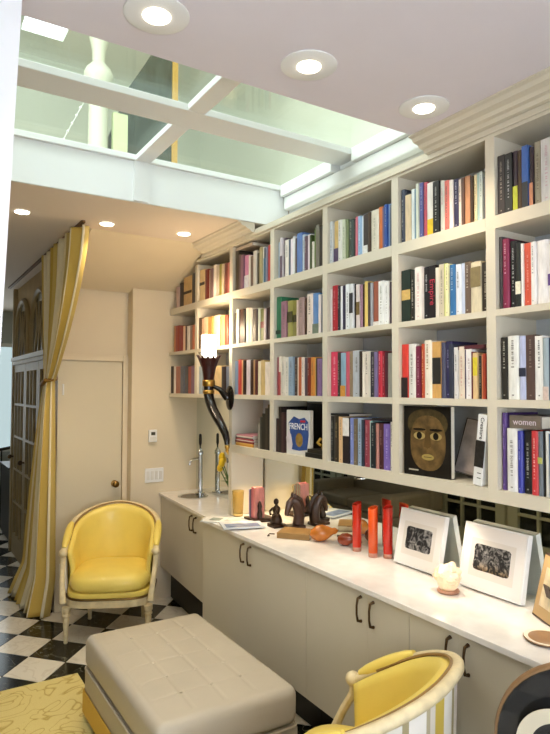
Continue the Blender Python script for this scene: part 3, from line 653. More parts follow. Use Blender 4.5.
for i, (y1_, wd, h, c_, l_) in enumerate(((3.247, .03, .21, '3a2622', 'brown book first from left on the bottom shelf of the middle bay'), (3.215, .026, .285, '241c1c', 'tall black book second from left on the bottom shelf of the middle bay'), (3.187, .024, .25, '4a3230', 'dark maroon book third from left on the bottom shelf of the middle bay'), (3.161, .018, .20, 'd4c6bc', 'slim pale book beside the French cookery book, bottom shelf'))):
    loose_book((2.03, y1_, 1.4084), (.2 if i < 3 else .005, wd, h), (0, 0, 0), c_, l_) if i < 3 else loose_book((2.085, y1_, 1.4084), (.15, wd-.003, h), (0, 0, 0), c_, l_)
flat_book(2.745, 2.925, 1.4085, .026, .14, '20201a', 'lower of two black books lying flat beside the French cookery book', 2.03)
flat_book(2.745, 2.91, 1.4350, .022, .13, '2c2a22', 'upper of two black books lying flat under the small gold figure', 2.035)
gf = tag(empty('figurine', (2.10, 2.80, 1.4575)), 'small gold seated figurine on the flat books in the middle bay', 'figurine')
mgf = pm('ochre_gilding', 'b8943c', .4, .3, var=.2, scale=40)
MB().lathe([(.035, 0), (.038, .01), (.03, .03), (.034, .05), (.026, .075), (.012, .085)], (2.10, 2.80, 1.4575), 14).build('body', mgf, gf, smooth=True)
MB().ball((2.10, 2.80, 1.4575+.104), .021, 12, 8).build('head', mgf, gf, smooth=True)
MB().tube([(2.075, 2.83, 1.52), (2.055, 2.835, 1.495), (2.06, 2.81, 1.48)], .009, 6).tube([(2.075, 2.77, 1.52), (2.055, 2.768, 1.495), (2.06, 2.79, 1.48)], .009, 6).build('arms', mgf, gf, smooth=True)

# bottom row, third bay from left: magazines lying flat and dark books leaning
zz = 1.4085
for i, (th, c_, d_, ya, yb) in enumerate(((.012, 'd89a34', .17, 3.55, 3.795), (.009, 'e8b04c', .165, 3.555, 3.79), (.013, '8a2428', .17, 3.545, 3.80), (.006, 'e4dcd4', .16, 3.56, 3.785), (.010, 'b03a48', .165, 3.55, 3.795), (.007, '3a2a30', .16, 3.56, 3.79), (.010, 'd8ccc4', .165, 3.555, 3.795), (.008, 'c87a8a', .16, 3.56, 3.785))):
    o = flat_book(ya, yb, zz, th, d_, c_, '%s magazine, %s from the bottom of the flat stack, bottom shelf left' % (cname(c_), ORD[i]), 2.035); o.name = 'magazine'; o['category'] = 'magazine'; o['group'] = 'magazines stacked flat on the bottom shelf'
    zz += th+.0005
xs = 3.485
for i, (wd, h, c_) in enumerate(((.03, .165, '8f8a80'), (.028, .21, '3a3a34'), (.036, .235, '26241f'), (.034, .27, '3c342e'), (.032, .295, '1f1d1c'))):
    loose_book((2.035, xs, 1.4085), (.19, wd-.002, h), (0, 0, 0), c_, '%s book, %s of the rising row beside the flat magazines' % (cname(c_), ORD[i])); xs -= wd
# ------------------------------------------------------------------ base cabinets, counter, mirror
HC = .91
mr = tag(empty('mirror_splashback', (2.279, 2.1, HC)), 'mirror splashback behind the counter, below the bookcase', 'mirror')
box('mirror_panel', (2.282, 2.2985, .5, 3.816, HC+.0005, 1.3555), m_mirror, mr)
mr2 = tag(empty('mirror_splashback', (2.279, 4.4, HC)), 'mirror splashback behind the bar taps', 'mirror')
box('mirror_panel', (2.282, 2.2985, 3.8625, 4.9985, HC+.0005, 1.7335), m_mirror, mr2)
ct = tag(empty('countertop', (2.04, 2.1, .885)), 'long white marble worktop in front of the mirror', 'countertop')
box('slab', (1.80, 2.2985, .35, 3.862, .885, HC), m_marble, ct, bevel=.003)
bt = tag(empty('countertop', (2.07, 4.4, .885)), 'narrow white marble bar top with a round sink', 'countertop')
MB().prism([(1.845, 3.8625), (2.2985, 3.8625), (2.2985, 4.9985), (1.93, 4.9985)], 'z', .885, HC).build('slab', m_marble, bt, bevel=.003)
sk_ = tag(empty('bar_sink', (2.10, 4.68, HC)), 'small round steel sink set in the bar top before the taps', 'sink')
MB().lathe([(.125, HC+.0008), (.128, HC+.005), (.118, HC+.007), (.110, HC+.003), (.105, HC+.0012)], (2.10, 4.66, 0), 28).build('rim', m_chrome, sk_, smooth=True)
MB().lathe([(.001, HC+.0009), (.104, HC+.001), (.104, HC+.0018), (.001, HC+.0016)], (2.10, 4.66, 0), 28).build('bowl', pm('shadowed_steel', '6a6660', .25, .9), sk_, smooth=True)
def handle(x, y, z, nx=-1):
    p = [(x-.002, y, z+.055), (x-.022, y, z+.05), (x-.028, y, z+.02), (x-.028, y, z-.02), (x-.022, y, z-.05), (x-.002, y, z-.055)]
    return MB().tube(p, [.008, .006, .005, .005, .006, .008], 8)
def cabinet(label, ya, yb, xf, z0, ym, skew=None):
    c = tag(empty('base_cabinet', ((xf+2.28)/2, (ya+yb)/2, 0)), label, 'cabinet', 'putty-coloured base cabinets')
    a = skew or (xf, xf)
    MB().prism([(a[0]+.02, ya+.001), (2.2985, ya+.001), (2.2985, yb-.001), (a[1]+.02, yb-.001)], 'z', z0, .8845).build('body', m_base, c)
    MB().prism([(a[0]+.10, ya+.001), (2.2985, ya+.001), (2.2985, yb-.001), (a[1]+.10, yb-.001)], 'z', 0, z0-.0005).build('plinth', m_black, c)
    f = lambda y: a[0]+(a[1]-a[0])*(y-ya)/(yb-ya)
    for p, q, hh in ((ya+.001, ym-.0005, ym-.043), (ym+.0005, yb-.001, ym+.043)):
        d = MB().prism([(f(p), p), (f(p)+.0195, p), (f(q)+.0195, q), (f(q), q)], 'z', z0+.002, .8835).build('door', m_base, c)
        handle(f(hh), hh, .80).build('handle', m_bronze, d, smooth=True)
cabinet('base cabinet below the bar sink with two curved bronze handles', 3.8635, 4.998, 1.865, .28, 4.16, (1.865, 1.95))
cabinet('base cabinet under the horse head and flat brown book', 2.61, 3.862, 1.82, .21, 3.235)
cabinet('base cabinet under the red candles and first white picture', 1.866, 2.609, 1.82, .21, 2.128)
cabinet('base cabinet right behind the near yellow armchair', .92, 1.865, 1.82, .21, 1.60)

# puck lights under the bookcase
for i, (x, y, s) in enumerate(((2.05, 2.45, 'over the red candles'), (2.13, 1.93, 'over the crystal cluster'), (2.13, 1.45, 'over the near picture'), (2.12, 3.10, 'over the horse figure'), (2.12, 3.62, 'over the pink books'))):
    t = tag(empty('puck_light', (x, y, 1.345)), 'small round puck light under the bookcase, '+s, 'puck light', 'under-shelf puck lights')
    MB().lathe([(.032, 1.3455), (.032, 1.340), (.026, 1.338), (.026, 1.3455)], (x, y, 0), 16).build('housing', m_chrome, t, smooth=True)
    MB().lathe([(.001, 1.3375), (.022, 1.3375), (.025, 1.3395), (.025, 1.345), (.001, 1.345)], (x, y, 0), 16).build('lens', pm('puck_glow', 'fff0d0', .4, emit=10), t, smooth=True)
    l = bpy.data.lights.new('puck', 'SPOT'); l.energy = PUCK*(3.2 if y > 3.5 else 1); l.color = (1, .74, .45) if y > 3 else (1, .86, .66); l.spot_size = math.radians(95); l.spot_blend = .9; l.shadow_soft_size = .02
    o = bpy.data.objects.new('puck', l); COL.objects.link(o); o.location = (x, y, 1.33); adopt(o, t)

# ------------------------------------------------------------------ beer taps, tulips
tp = tag(empty('beer_tap', (2.20, 4.74, HC)), 'tall chrome beer tap with black handle beside the bar sink', 'beer tap')
MB().lathe([(.045, HC+.0008), (.045, HC+.012), (.022, HC+.02), (.020, HC+.33), (.026, HC+.335), (.026, HC+.36), (.018, HC+.37), (.012, HC+.385)], (2.20, 4.74, 0), 18).build('tower', m_chrome, tp, smooth=True)
MB().tube([(2.18, 4.74, HC+.30), (2.13, 4.74, HC+.295), (2.105, 4.74, HC+.28), (2.10, 4.74, HC+.25)], [.012, .011, .010, .009]).build('spout', m_chrome, tp, smooth=True)
MB().lathe([(.006, HC+.3855), (.007, HC+.41), (.013, HC+.43), (.012, HC+.50), (.006, HC+.51)], (2.20, 4.74, 0), 12).build('handle', m_black, tp, smooth=True)
vs_ = tag(empty('tulip_vase', (2.16, 4.06, HC)), 'glass vase of yellow tulips half hidden behind the white partition', 'flower vase')
MB().lathe([(.035, HC+.0008), (.04, HC+.02), (.03, HC+.12), (.034, HC+.17), (.031, HC+.17), (.027, HC+.12), (.035, HC+.03), (.001, HC+.02)], (2.16, 4.06, 0), 18).build('vase', m_clear, vs_, smooth=True)
m_tul = pm('yellow_petal', 'f0c828', .5, var=.1, scale=30); m_leaf = pm('tulip_leaf', '4c6a2c', .5, var=.2)
for i, (dx, dy, z) in enumerate(((-.05, .10, .36), (-.02, .14, .33), (.02, .10, .40), (-.07, .06, .32), (0, .05, .42), (-.03, .17, .27))):
    c = (2.16+dx, 4.06+dy, HC+z)
    MB().tube([(2.16, 4.06, HC+.06), (2.16+dx*.4, 4.06+dy*.4, HC+z*.6), c], .004, 6).build('stem', m_leaf, vs_, smooth=True)
    t = MB().lathe([(.004, -.02), (.020, -.008), (.025, .012), (.022, .034), (.012, .048), (.004, .045)], (0, 0, 0), 10)
    t.xf(Matrix.Translation(c) @ Matrix.Rotation(dy*3, 4, 'X')).build('flower', m_tul, vs_, smooth=True)
for dx, dy, z in ((-.05, .12, .19), (.0, .16, .21), (-.03, .08, .25), (.04, .08, .26)):
    a = Vector((2.16, 4.06, HC+.10)); e = Vector((2.16+dx, 4.06+dy, HC+z))
    s_ = Vector((.018, .008, 0)); m_ = (a+e)/2+Vector((0, 0, .05))
    m = MB(); m.v = [tuple(a), tuple(m_+s_), tuple(e), tuple(m_-s_)]; m.f = [(0, 1, 2, 3)]
    m.build('leaf', m_leaf, vs_, solid=.002)

# ------------------------------------------------------------------ horn wall sconce
sc = tag(empty('wall_sconce', (1.99, 3.84, 1.75)), 'lit wall sconce of a curved black horn with gold bands and white glass', 'wall lamp')
SX, SY = 1.885, 3.93
m_horn = pm('black_horn', '1b1613', .22, var=.25, scale=12, coat=.3); m_cup = pm('oxblood_carving', '3c1614', .35, var=.3, scale=20)
MB().lathe([(.050, 2.03), (.054, 2.05), (.054, 2.185), (.048, 2.19), (.048, 2.06), (.001, 2.04)], (SX, SY, 0), 24).build('glass_shade', pm('lit_milk_glass', 'fff6e2', .4, emit=9, emitc='fff0d4'), sc, smooth=True)
cup = MB(); n = 20; prof = [(.036, 1.868), (.042, 1.90), (.050, 1.95), (.062, 1.99), (.074, 2.02)]
cup.lathe(prof+[(.060, 2.022), (.045, 2.0), (.001, 1.99)], (SX, SY, 0), n); cup.build('cup', m_cup, sc, smooth=True)
for i in range(12):
    a = 2*PI*i/12; d = Vector((math.cos(a), math.sin(a), 0)); t = Vector((-d.y, d.x, 0)); o0 = Vector((SX, SY, 0))
    m = MB(); P = [o0+d*.052+t*.016+Vector((0,0,1.965)), o0+d*.052-t*.016+Vector((0,0,1.965)), o0+d*.072-t*.012+Vector((0,0,2.02)), o0+d*.088+Vector((0,0,2.045)), o0+d*.072+t*.012+Vector((0,0,2.02))]
    m.v = [tuple(p) for p in P]; m.f = [(0, 1, 2, 3, 4)]; m.build('petal', m_cup, sc, solid=.006)
for za, zb, r in ((1.822, 1.867, .041), (1.768, 1.795, .037)):
    MB().lathe([(r, za), (r+.004, za+.004), (r+.004, zb-.004), (r, zb)], (SX, SY, 0), 20).build('gold_band', m_gold, sc, smooth=True)
MB().lathe([(.034, 1.7955), (.035, 1.8215)], (SX, SY, 0), 20).build('collar', m_horn, sc, smooth=True)
hp = [(SX, SY, 1.7675), (SX, SY-.02, 1.72), (SX, SY-.07, 1.66), (SX+.003, SY-.14, 1.60), (SX+.006, SY-.20, 1.55), (SX+.01, SY-.245, 1.50), (SX+.012, SY-.265, 1.455), (SX+.012, SY-.27, 1.425)]
MB().tube(hp, [.036, .036, .035, .033, .030, .026, .021, .016], 14).build('horn', m_horn, sc, smooth=True)
MB().lathe([(.013, 1.4245), (.017, 1.42), (.017, 1.405), (.010, 1.395), (.013, 1.385), (.003, 1.37)], (SX+.012, SY-.271, 0), 14).build('gold_tip', m_gold, sc, smooth=True)
pl = MB().lathe([(.06, 0), (.06, .008), (.045, .016), (.03, .02), (.001, .022)], (0, 0, 0), 22, sx=1.45, sy=1.0)
pl.xf(Matrix.Translation((2.0125, 3.84, 1.74)) @ Matrix.Rotation(-PI/2, 4, 'Y')).build('wall_plate', m_horn, sc, smooth=True)
MB().tube([(1.99, 3.84, 1.74), (1.97, 3.845, 1.76), (1.945, 3.87, 1.80), (1.915, 3.905, 1.82)], [.028, .024, .018, .014], 10).build('bracket', m_horn, sc, smooth=True)
l = bpy.data.lights.new('sconce_bulb', 'POINT'); l.energy = SCONCE; l.color = (1, .78, .5); l.shadow_soft_size = .05
o = bpy.data.objects.new('sconce_bulb', l); COL.objects.link(o); o.location = (SX, SY, 2.23); adopt(o, sc)

# ------------------------------------------------------------------ things on the counter
gv = tag(empty('glass_tumbler', (2.03, 3.75, HC)), 'tall amber glass tumbler by the white partition', 'glass')
MB().lathe([(.034, HC+.012), (.036, HC+.02), (.043, HC+.185), (.039, HC+.185), (.032, HC+.03), (.001, HC+.025)], (2.03, 3.745, 0), 20).build('tumbler', pm('amber_glass', 'f0dc9a', .06, trans=.85), gv, smooth=True)
MB().lathe([(.03, HC+.0102), (.031, HC+.0115), (.001, HC+.0118)], (2.03, 3.745, 0), 20).build('foot', pm('amber_glass', 'f0dc9a', .06, trans=.85), gv, smooth=True)
def magazine(cx, cy, z, lx, ly, rz, hexc, th, label, pr):
    t = tag(empty('magazine', (cx, cy, z), rz), label, 'magazine', 'magazines on the counter end')
    box('cover', (-lx/2, lx/2, -ly/2, ly/2, 0, th), pm('mag_'+hexc, hexc, .25), t, world=False)
    box('pages', (-lx/2+.003, lx/2+.0004, -ly/2+.002, ly/2-.002, .001, th-.001), m_paper, t, world=False)
    for k, (a, b, c, d, hx) in enumerate(pr):
        box('printed_picture', (lx*a, lx*b, ly*c, ly*d, th+.0001, th+.0005), pm('magprint_'+hx, hx, .25, var=.3, scale=18), t, world=False)
magazine(1.92, 3.70, HC+.0008, .22, .30, math.radians(42), 'e9e8e4', .007, 'white magazine overhanging the corner of the counter', [(-.3, .3, -.35, .0, 'c8ccc8'), (-.3, .1, .1, .36, '9aa49c')])
magazine(1.915, 3.48, HC+.0085, .20, .27, math.radians(72), 'd5dae0', .008, 'blue and white magazine lying on the white one', [(-.42, .1, -.4, .42, '8796b4'), (.14, .42, -.3, .4, 'e4e4e0')])
yy = 3.645
for i, (wd, h, c_, l_) in enumerate(((.018, .185, '8f86b8', 'lilac small book at the left of the upright set on the counter'), (.016, .19, '4a2a44', 'dark purple small book second in the upright set on the counter'), (.030, .205, 'd86a70', 'pink small book third in the upright set on the counter'), (.020, .20, 'e08a80', 'salmon small book last in the upright set on the counter'))):
    loose_book((2.06, yy, HC+.0205), (.075, wd-.001, h), (0, 0, 0), c_, l_, 'upright small books on the counter'); yy -= wd
be = tag(empty('bookend', (2.1, 3.59, HC)), 'dark carved wooden bookend tray holding the pink books', 'bookend')
m_dw = pm('dark_carved_wood', '3a2418', .4, var=.3, scale=30)
box('tray', (2.03, 2.2, 3.515, 3.665, HC+.0008, HC+.020), m_dw, be, bevel=.003)
MB().lathe([(.016, HC+.0205), (.019, HC+.05), (.012, HC+.08), (.016, HC+.105), (.008, HC+.135), (.002, HC+.14)], (2.085, 3.54, 0), 10).build('carved_figure', m_dw, be, smooth=True)
# small seated statue
st = tag(empty('statue', (2.105, 3.36, HC)), 'small dark bronze seated figure left of the horse head', 'statue')
m_st = pm('dark_bronze', '35261a', .35, .4, var=.3, scale=25)
box('base', (2.06, 2.15, 3.315, 3.405, HC+.0008, HC+.022), m_st, st, bevel=.003)
MB().lathe([(.036, HC+.0225), (.040, HC+.04), (.030, HC+.07), (.020, HC+.085), (.027, HC+.11), (.024, HC+.125), (.010, HC+.138), (.009, HC+.145)], (2.105, 3.36, 0), 14).build('body', m_st, st, smooth=True)
MB().ball((2.103, 3.36, HC+.162), .018, 12, 8, (1, .9, 1.2)).build('head', m_st, st, smooth=True)
MB().tube([(2.095, 3.385, HC+.12), (2.075, 3.395, HC+.095), (2.068, 3.372, HC+.08)], .008, 6).tube([(2.095, 3.335, HC+.12), (2.075, 3.325, HC+.095), (2.068, 3.348, HC+.08)], .008, 6).build('arms', m_st, st, smooth=True)
# horse head bookend
hr = tag(empty('horse_head', (2.19, 3.27, HC)), 'dark brown carved horse head bookend facing the room', 'horse figure')
m_hr = pm('dark_horse_wood', '3f2a22', .3, .1, var=.3, scale=20, coat=.3)
box('base', (2.125, 2.245, 3.225, 3.315, HC+.0008, HC+.02), m_hr, hr, bevel=.003)
bm_ = MB()
neck = [(2.215, 3.27, HC+.021), (2.222, 3.27, HC+.07), (2.215, 3.27, HC+.12), (2.195, 3.27, HC+.165), (2.17, 3.27, HC+.178), (2.148, 3.27, HC+.16), (2.135, 3.27, HC+.125), (2.128, 3.27, HC+.10), (2.126, 3.27, HC+.085)]
bm_.tube(neck, [.040, .038, .035, .033, .030, .026, .020, .017, .013], 12, flat=.8)
bm_.build('head', m_hr, hr, smooth=True)
for s in (-1, 1): MB().lathe([(.009, 0), (.008, .015), (.001, .032)], (2.178, 3.27+s*.018, HC+.198), 8).build('ear', m_hr, hr, smooth=True)
for s in (-1, 1): MB().ball((2.150, 3.27+s*.022, HC+.152), .005, 8, 6).build('eye', m_black, hr, smooth=True)
MB().tube([(2.20, 3.27, HC+.20), (2.235, 3.27, HC+.175), (2.255, 3.27, HC+.12), (2.255, 3.27, HC+.06)], [.012, .016, .014, .008], 8, flat=.5).build('mane', m_hr, hr, smooth=True)
# flat brown book
o = loose_book((1.965, 3.145, HC+.0345), (.16, .034, .2), (PI/2, 0, math.radians(40)), '9a7440', 'old brown book lying flat in front of the horse head')
o.location = (1.945, 3.10, HC+.0352)
hk = tag(empty('bookmark_ribbon', (1.945, 3.12, HC)), 'short dark leather strap sticking out of the flat brown book', 'strap')
MB().tube([(1.952, 3.135, HC+.018), (1.925, 3.15, HC+.02), (1.912, 3.15, HC+.008), (1.93, 3.16, HC+.0055)], .004, 6).build('strap', m_dw, hk, smooth=True)
# wooden gourds
def gourd(cx, cy, rz, s, hexc, label):
    t = tag(empty('wooden_gourd', (cx, cy, HC), rz), label, 'wood carving', 'polished wooden gourds')
    mm = pm('gourd_'+hexc, hexc, .2, var=.25, scale=14, coat=.5)
    b = MB().lathe([(.004*s, -.075*s), (.030*s, -.062*s), (.050*s, -.025*s), (.050*s, .012*s), (.034*s, .045*s), (.020*s, .068*s), (.020*s, .085*s), (.010*s, .098*s), (.002*s, .102*s)], (0, 0, 0), 18)
    b.xf(Matrix.Translation((0, 0, .0512*s)) @ Matrix.Rotation(math.radians(80), 4, 'Y')).build('body', mm, t, smooth=True, world=False)
    MB().tube([(.095*s, 0, .035*s), (.115*s, .004, .036*s), (.128*s, .012, .044*s)], [.008*s, .006*s, .005*s], 8).build('stem', m_dw, t, smooth=True, world=False)
gourd(2.135, 2.905, math.radians(-38), .95, 'c4742a', 'shiny orange wooden gourd beside the flat brown book')
gourd(2.19, 2.745, math.radians(-60), .72, '8e3a1c', 'dark red wooden gourd behind the red candles')
# red glass candle holders
for x, y, h, hx, s in ((2.173, 2.629, .262, 'd8321c', 'leftmost, beside the gourd'), (2.169, 2.491, .262, 'e25a22', 'middle and most orange'), (2.224, 2.435, .268, 'd42a1c', 'rightmost, beside the picture')):
    t = tag(empty('candle_tube', (x, y, HC)), 'tall slender red glass candle tube, '+s, 'candle holder', 'red candle tubes')
    mg = pm('red_glass_'+hx, hx, .18, trans=.25, coat=.4, sss=.2)
    MB().lathe([(.024, HC+.0008), (.025, HC+.004), (.025, HC+.022), (.024, HC+.024)], (x, y, 0), 18).build('foot', pm('pink_glass', 'e8a890', .1, trans=.5), t, smooth=True)
    m = MB().lathe([(.024, HC+.0242), (.025, HC+.03), (.026, HC+h), (.022, HC+h), (.021, HC+.06), (.001, HC+.055)], (x, y, 0), 18)
    m.v = [(a, b, c+(a-x)*.35 if c > HC+.2 else c) for a, b, c in m.v]
    m.build('tube', mg, t, smooth=True)
# white box frames with prints
def boxframe(yl, yr, xbot, xtop, h, th, label, art, warm=False):
    w_ = yl-yr; t = tag(empty('framed_etching', (xbot, (yl+yr)/2, HC)), label, 'framed picture', 'white box frames on the counter')
    tilt = math.atan2(xtop-xbot, h)
    M_ = Matrix.Translation((xbot, yl, HC+.0035+th*math.sin(tilt))) @ Matrix.Rotation(-PI/2, 4, 'Z') @ Matrix.Rotation(-tilt, 4, 'X')
    mw = pm('white_lacquer', 'f1f0f0', .3)
    mk_ = lambda b, n, m, p=t, **k: MB().box(*b).xf(M_).build(n, m, p, **k)
    mk_((.008, w_-.008, .004, th, .008, h-.008), 'backing', mw)
    for b in ((0, w_, 0, th, 0, .0078), (0, w_, 0, th, h-.0078, h), (0, .0078, 0, th, .008, h-.008), (w_-.0078, w_, 0, th, .008, h-.008)): mk_(b, 'frame_side', mw, bevel=.0015)
    mk_((.009, w_-.009, .0015, .0038, .009, h-.009), 'mat_board', pm('mat_board', 'f3eeea', .6))
    a, b = w_*.21, w_*.78; c, d = h*.30, h*.70
    mk_((a-.022, b+.022, .0010, .00145, c-.03, d+.022), 'print_sheet', pm('print_sheet', 'e9e2da', .6))
    pts = []
    for i in range(40):
        an = 2*PI*i/40; cx_, cz_ = math.cos(an), math.sin(an); k = 1+.02*math.sin(i*3.7)
        pts.append(((a+b)/2+(b-a)/2*k*math.copysign(abs(cx_)**.18, cx_), (c+d)/2+(d-c)/2*k*math.copysign(abs(cz_)**.18, cz_)))
    MB().prism(pts, 'y', .0004, .00095).xf(M_).build('etching', art, t)
def etching(name, warm):
    m = bpy.data.materials.new(name); m.use_nodes = True; nt = m.node_tree; b = nt.nodes['Principled BSDF']; b.inputs['Roughness'].default_value = .6
    tc = nt.nodes.new('ShaderNodeTexCoord'); n = nt.nodes.new('ShaderNodeTexNoise'); n.inputs['Scale'].default_value = 42 if warm else 30; n.inputs['Detail'].default_value = 7; n.inputs['Distortion'].default_value = 1.2
    r = nt.nodes.new('ShaderNodeValToRGB'); e = r.color_ramp.elements
    e[0].position = .47; e[0].color = (*lin('17161a'), 1); e[1].position = .72; e[1].color = (*lin('b8b4b0'), 1)
    nt.links.new(tc.outputs['Object'], n.inputs['Vector']); nt.links.new(n.outputs['Fac'], r.inputs[0])
    if warm:
        sp = nt.nodes.new('ShaderNodeSeparateXYZ'); nt.links.new(tc.outputs['Object'], sp.inputs[0])
        mr_ = nt.nodes.new('ShaderNodeMapRange'); mr_.inputs[1].default_value = 1.045; mr_.inputs[2].default_value = 1.0
        nt.links.new(sp.outputs['Z'], mr_.inputs[0])
        mx = nt.nodes.new('ShaderNodeMixRGB'); mx.blend_type = 'MULTIPLY'; mx.inputs[2].default_value = (1, .62, .22, 1)
        nt.links.new(mr_.outputs[0], mx.inputs[0]); nt.links.new(r.outputs[0], mx.inputs[1]); nt.links.new(mx.outputs[0], b.inputs['Base Color'])
    else: nt.links.new(r.outputs[0], b.inputs['Base Color'])
    return m
boxframe(2.352, 2.052, 2.185, 2.245, .278, .03, 'white box frame with a dark etching, between candles and crystal', etching('dark_etching', False))
boxframe(1.930, 1.600, 2.185, 2.245, .284, .03, 'white box frame with black and amber etching, right of the crystal', etching('amber_etching', True))
# crystal cluster
cr = tag(empty('crystal_cluster', (2.08, 1.89, HC)), 'pale rough crystal cluster with added glow between the white frames', 'crystal')
rnd = random.Random(3)
m_cr = pm('pale_crystal', 'f4dcc4', .25, trans=.15, sss=.3, var=.12, scale=25, emit=.25, emitc='ffd8a0')  # weak warm emission put into the crystal colour
MB().lathe([(.045, HC+.0008), (.05, HC+.008), (.046, HC+.014), (.001, HC+.0145)], (2.08, 1.89, 0), 20).build('base', pm('rose_stone', 'b88a72', .35, var=.2), cr, smooth=True)
MB().ball((2.08, 1.89, HC+.062), .056, 9, 7, (1, .9, 1.1)).build('core', m_cr, cr)
for i in range(16):
    a = rnd.uniform(0, 2*PI); el = rnd.uniform(-.1, 1.3); L = rnd.uniform(.052, .074); r = rnd.uniform(.018, .028)
    d = Vector((math.cos(a)*math.cos(el), math.sin(a)*math.cos(el), math.sin(el)))
    q = d.to_track_quat('Z', 'Y').to_matrix().to_4x4()
    m = MB().lathe([(r*.9, .015), (r, L*.75), (r*.35, L), (.0005, L+.002)], (0, 0, 0), 6)
    m.xf(Matrix.Translation((2.08, 1.89, HC+.065)) @ q); m.build('crystal', m_cr, cr)
l = bpy.data.lights.new('crystal_added_light', 'POINT'); l.energy = .25; l.color = (1, .7, .4); l.shadow_soft_size = .03  # added point lamp just in front of the cluster
o = bpy.data.objects.new('crystal_added_light', l); COL.objects.link(o); o.location = (2.02, 1.89, HC+.12); adopt(o, cr)
# tan easel frame and round dish at the right edge
ef = tag(empty('framed_photo', (2.14, 1.47, HC)), 'tan photo frame with dark edge cut by the right of the picture', 'framed picture')
EM = Matrix.Translation((2.165, 1.535, HC+.001)) @ Matrix.Rotation(math.radians(-118), 4, 'Z') @ Matrix.Rotation(math.radians(-14), 4, 'X')
MB().box(0, .2, 0, .014, 0, .25).xf(EM).build('frame', pm('dark_walnut', '4a3424', .4), ef, bevel=.002)
MB().box(.008, .192, -.003, -.0002, .008, .242).xf(EM).build('mount', pm('tan_card', 'c9a878', .6), ef)
MB().box(.04, .16, -.0045, -.0032, .05, .20).xf(EM).build('photo', pm('faded_photo', 'd9c8a8', .5, var=.3, scale=20), ef)
MB().box(.08, .12, .09, .095, 0.03, .16).xf(Matrix.Translation((2.165, 1.535, HC+.001)) @ Matrix.Rotation(math.radians(-118), 4, 'Z') @ Matrix.Rotation(math.radians(14), 4, 'X') @ Matrix.Translation((0, -.05, -.024))).build('easel_leg', pm('dark_walnut', '4a3424', .4), ef)
ds = tag(empty('dish', (1.985, 1.345, HC)), 'round white dish with brown edge at the right end of the counter', 'dish')
MB().lathe([(.06, HC+.0008), (.075, HC+.004), (.082, HC+.009), (.080, HC+.0105)], (1.985, 1.345, 0), 28).build('rim', pm('brown_glaze', '9a7450', .3), ds, smooth=True)
MB().lathe([(.001, HC+.0095), (.06, HC+.010), (.0795, HC+.012), (.079, HC+.0108), (.001, HC+.009)], (1.985, 1.345, 0), 28).build('bowl', pm('ivory_glaze', 'f0e6d2', .25), ds, smooth=True)

# ------------------------------------------------------------------ armchairs
def arc_pt(s, a=.305, bk_=.27, yf=-.16, yc=.03):
    # s in -1..1 around the tub; returns plan x, y
    Ls = yc-yf; La = PI/2*math.sqrt((a*a+bk_*bk_)/2); T = Ls+La; d = abs(s)*T
    sg = 1 if s >= 0 else -1
    if d <= La:
        an = d/La*PI/2; return sg*a*math.sin(an), yc+bk_*math.cos(an)
    return sg*a, yc-(d-La)
def rail_z(s): return .615+.265*(1-abs(s)**1.7)
def stripes(name):
    m = bpy.data.materials.new(name); m.use_nodes = True; nt = m.node_tree; b = nt.nodes['Principled BSDF']; b.inputs['Roughness'].default_value = .6
    uv = nt.nodes.new('ShaderNodeUVMap'); sp = nt.nodes.new('ShaderNodeSeparateXYZ'); nt.links.new(uv.outputs[0], sp.inputs[0])
    fr = nt.nodes.new('ShaderNodeMath'); fr.operation = 'FRACT'; nt.links.new(sp.outputs['X'], fr.inputs[0])
    r = nt.nodes.new('ShaderNodeValToRGB'); r.color_ramp.interpolation = 'CONSTANT'; e = r.color_ramp.elements
    return m, nt, b, fr, r, e
def striped(name, stops):
    m, nt, b, fr, r, e = stripes(name)
    e[0].position = 0; e[0].color = (*lin(stops[0][1]), 1); e[1].position = stops[1][0]; e[1].color = (*lin(stops[1][1]), 1)
    for p, h in stops[2:]:
        q = e.new(p); q.color = (*lin(h), 1)
    nt.links.new(fr.outputs[0], r.inputs[0]); nt.links.new(r.outputs[0], b.inputs['Base Color']); return m
m_strip = striped('striped_silk', [(0, 'e6e0d4'), (.25, 'c8ac48'), (.45, 'd8cfc0'), (.55, 'b4a888'), (.62, 'ece6dc'), (.9, 'a89a70')])
m_nail = pm('antique_nailhead', '7a6238', .35, .8)
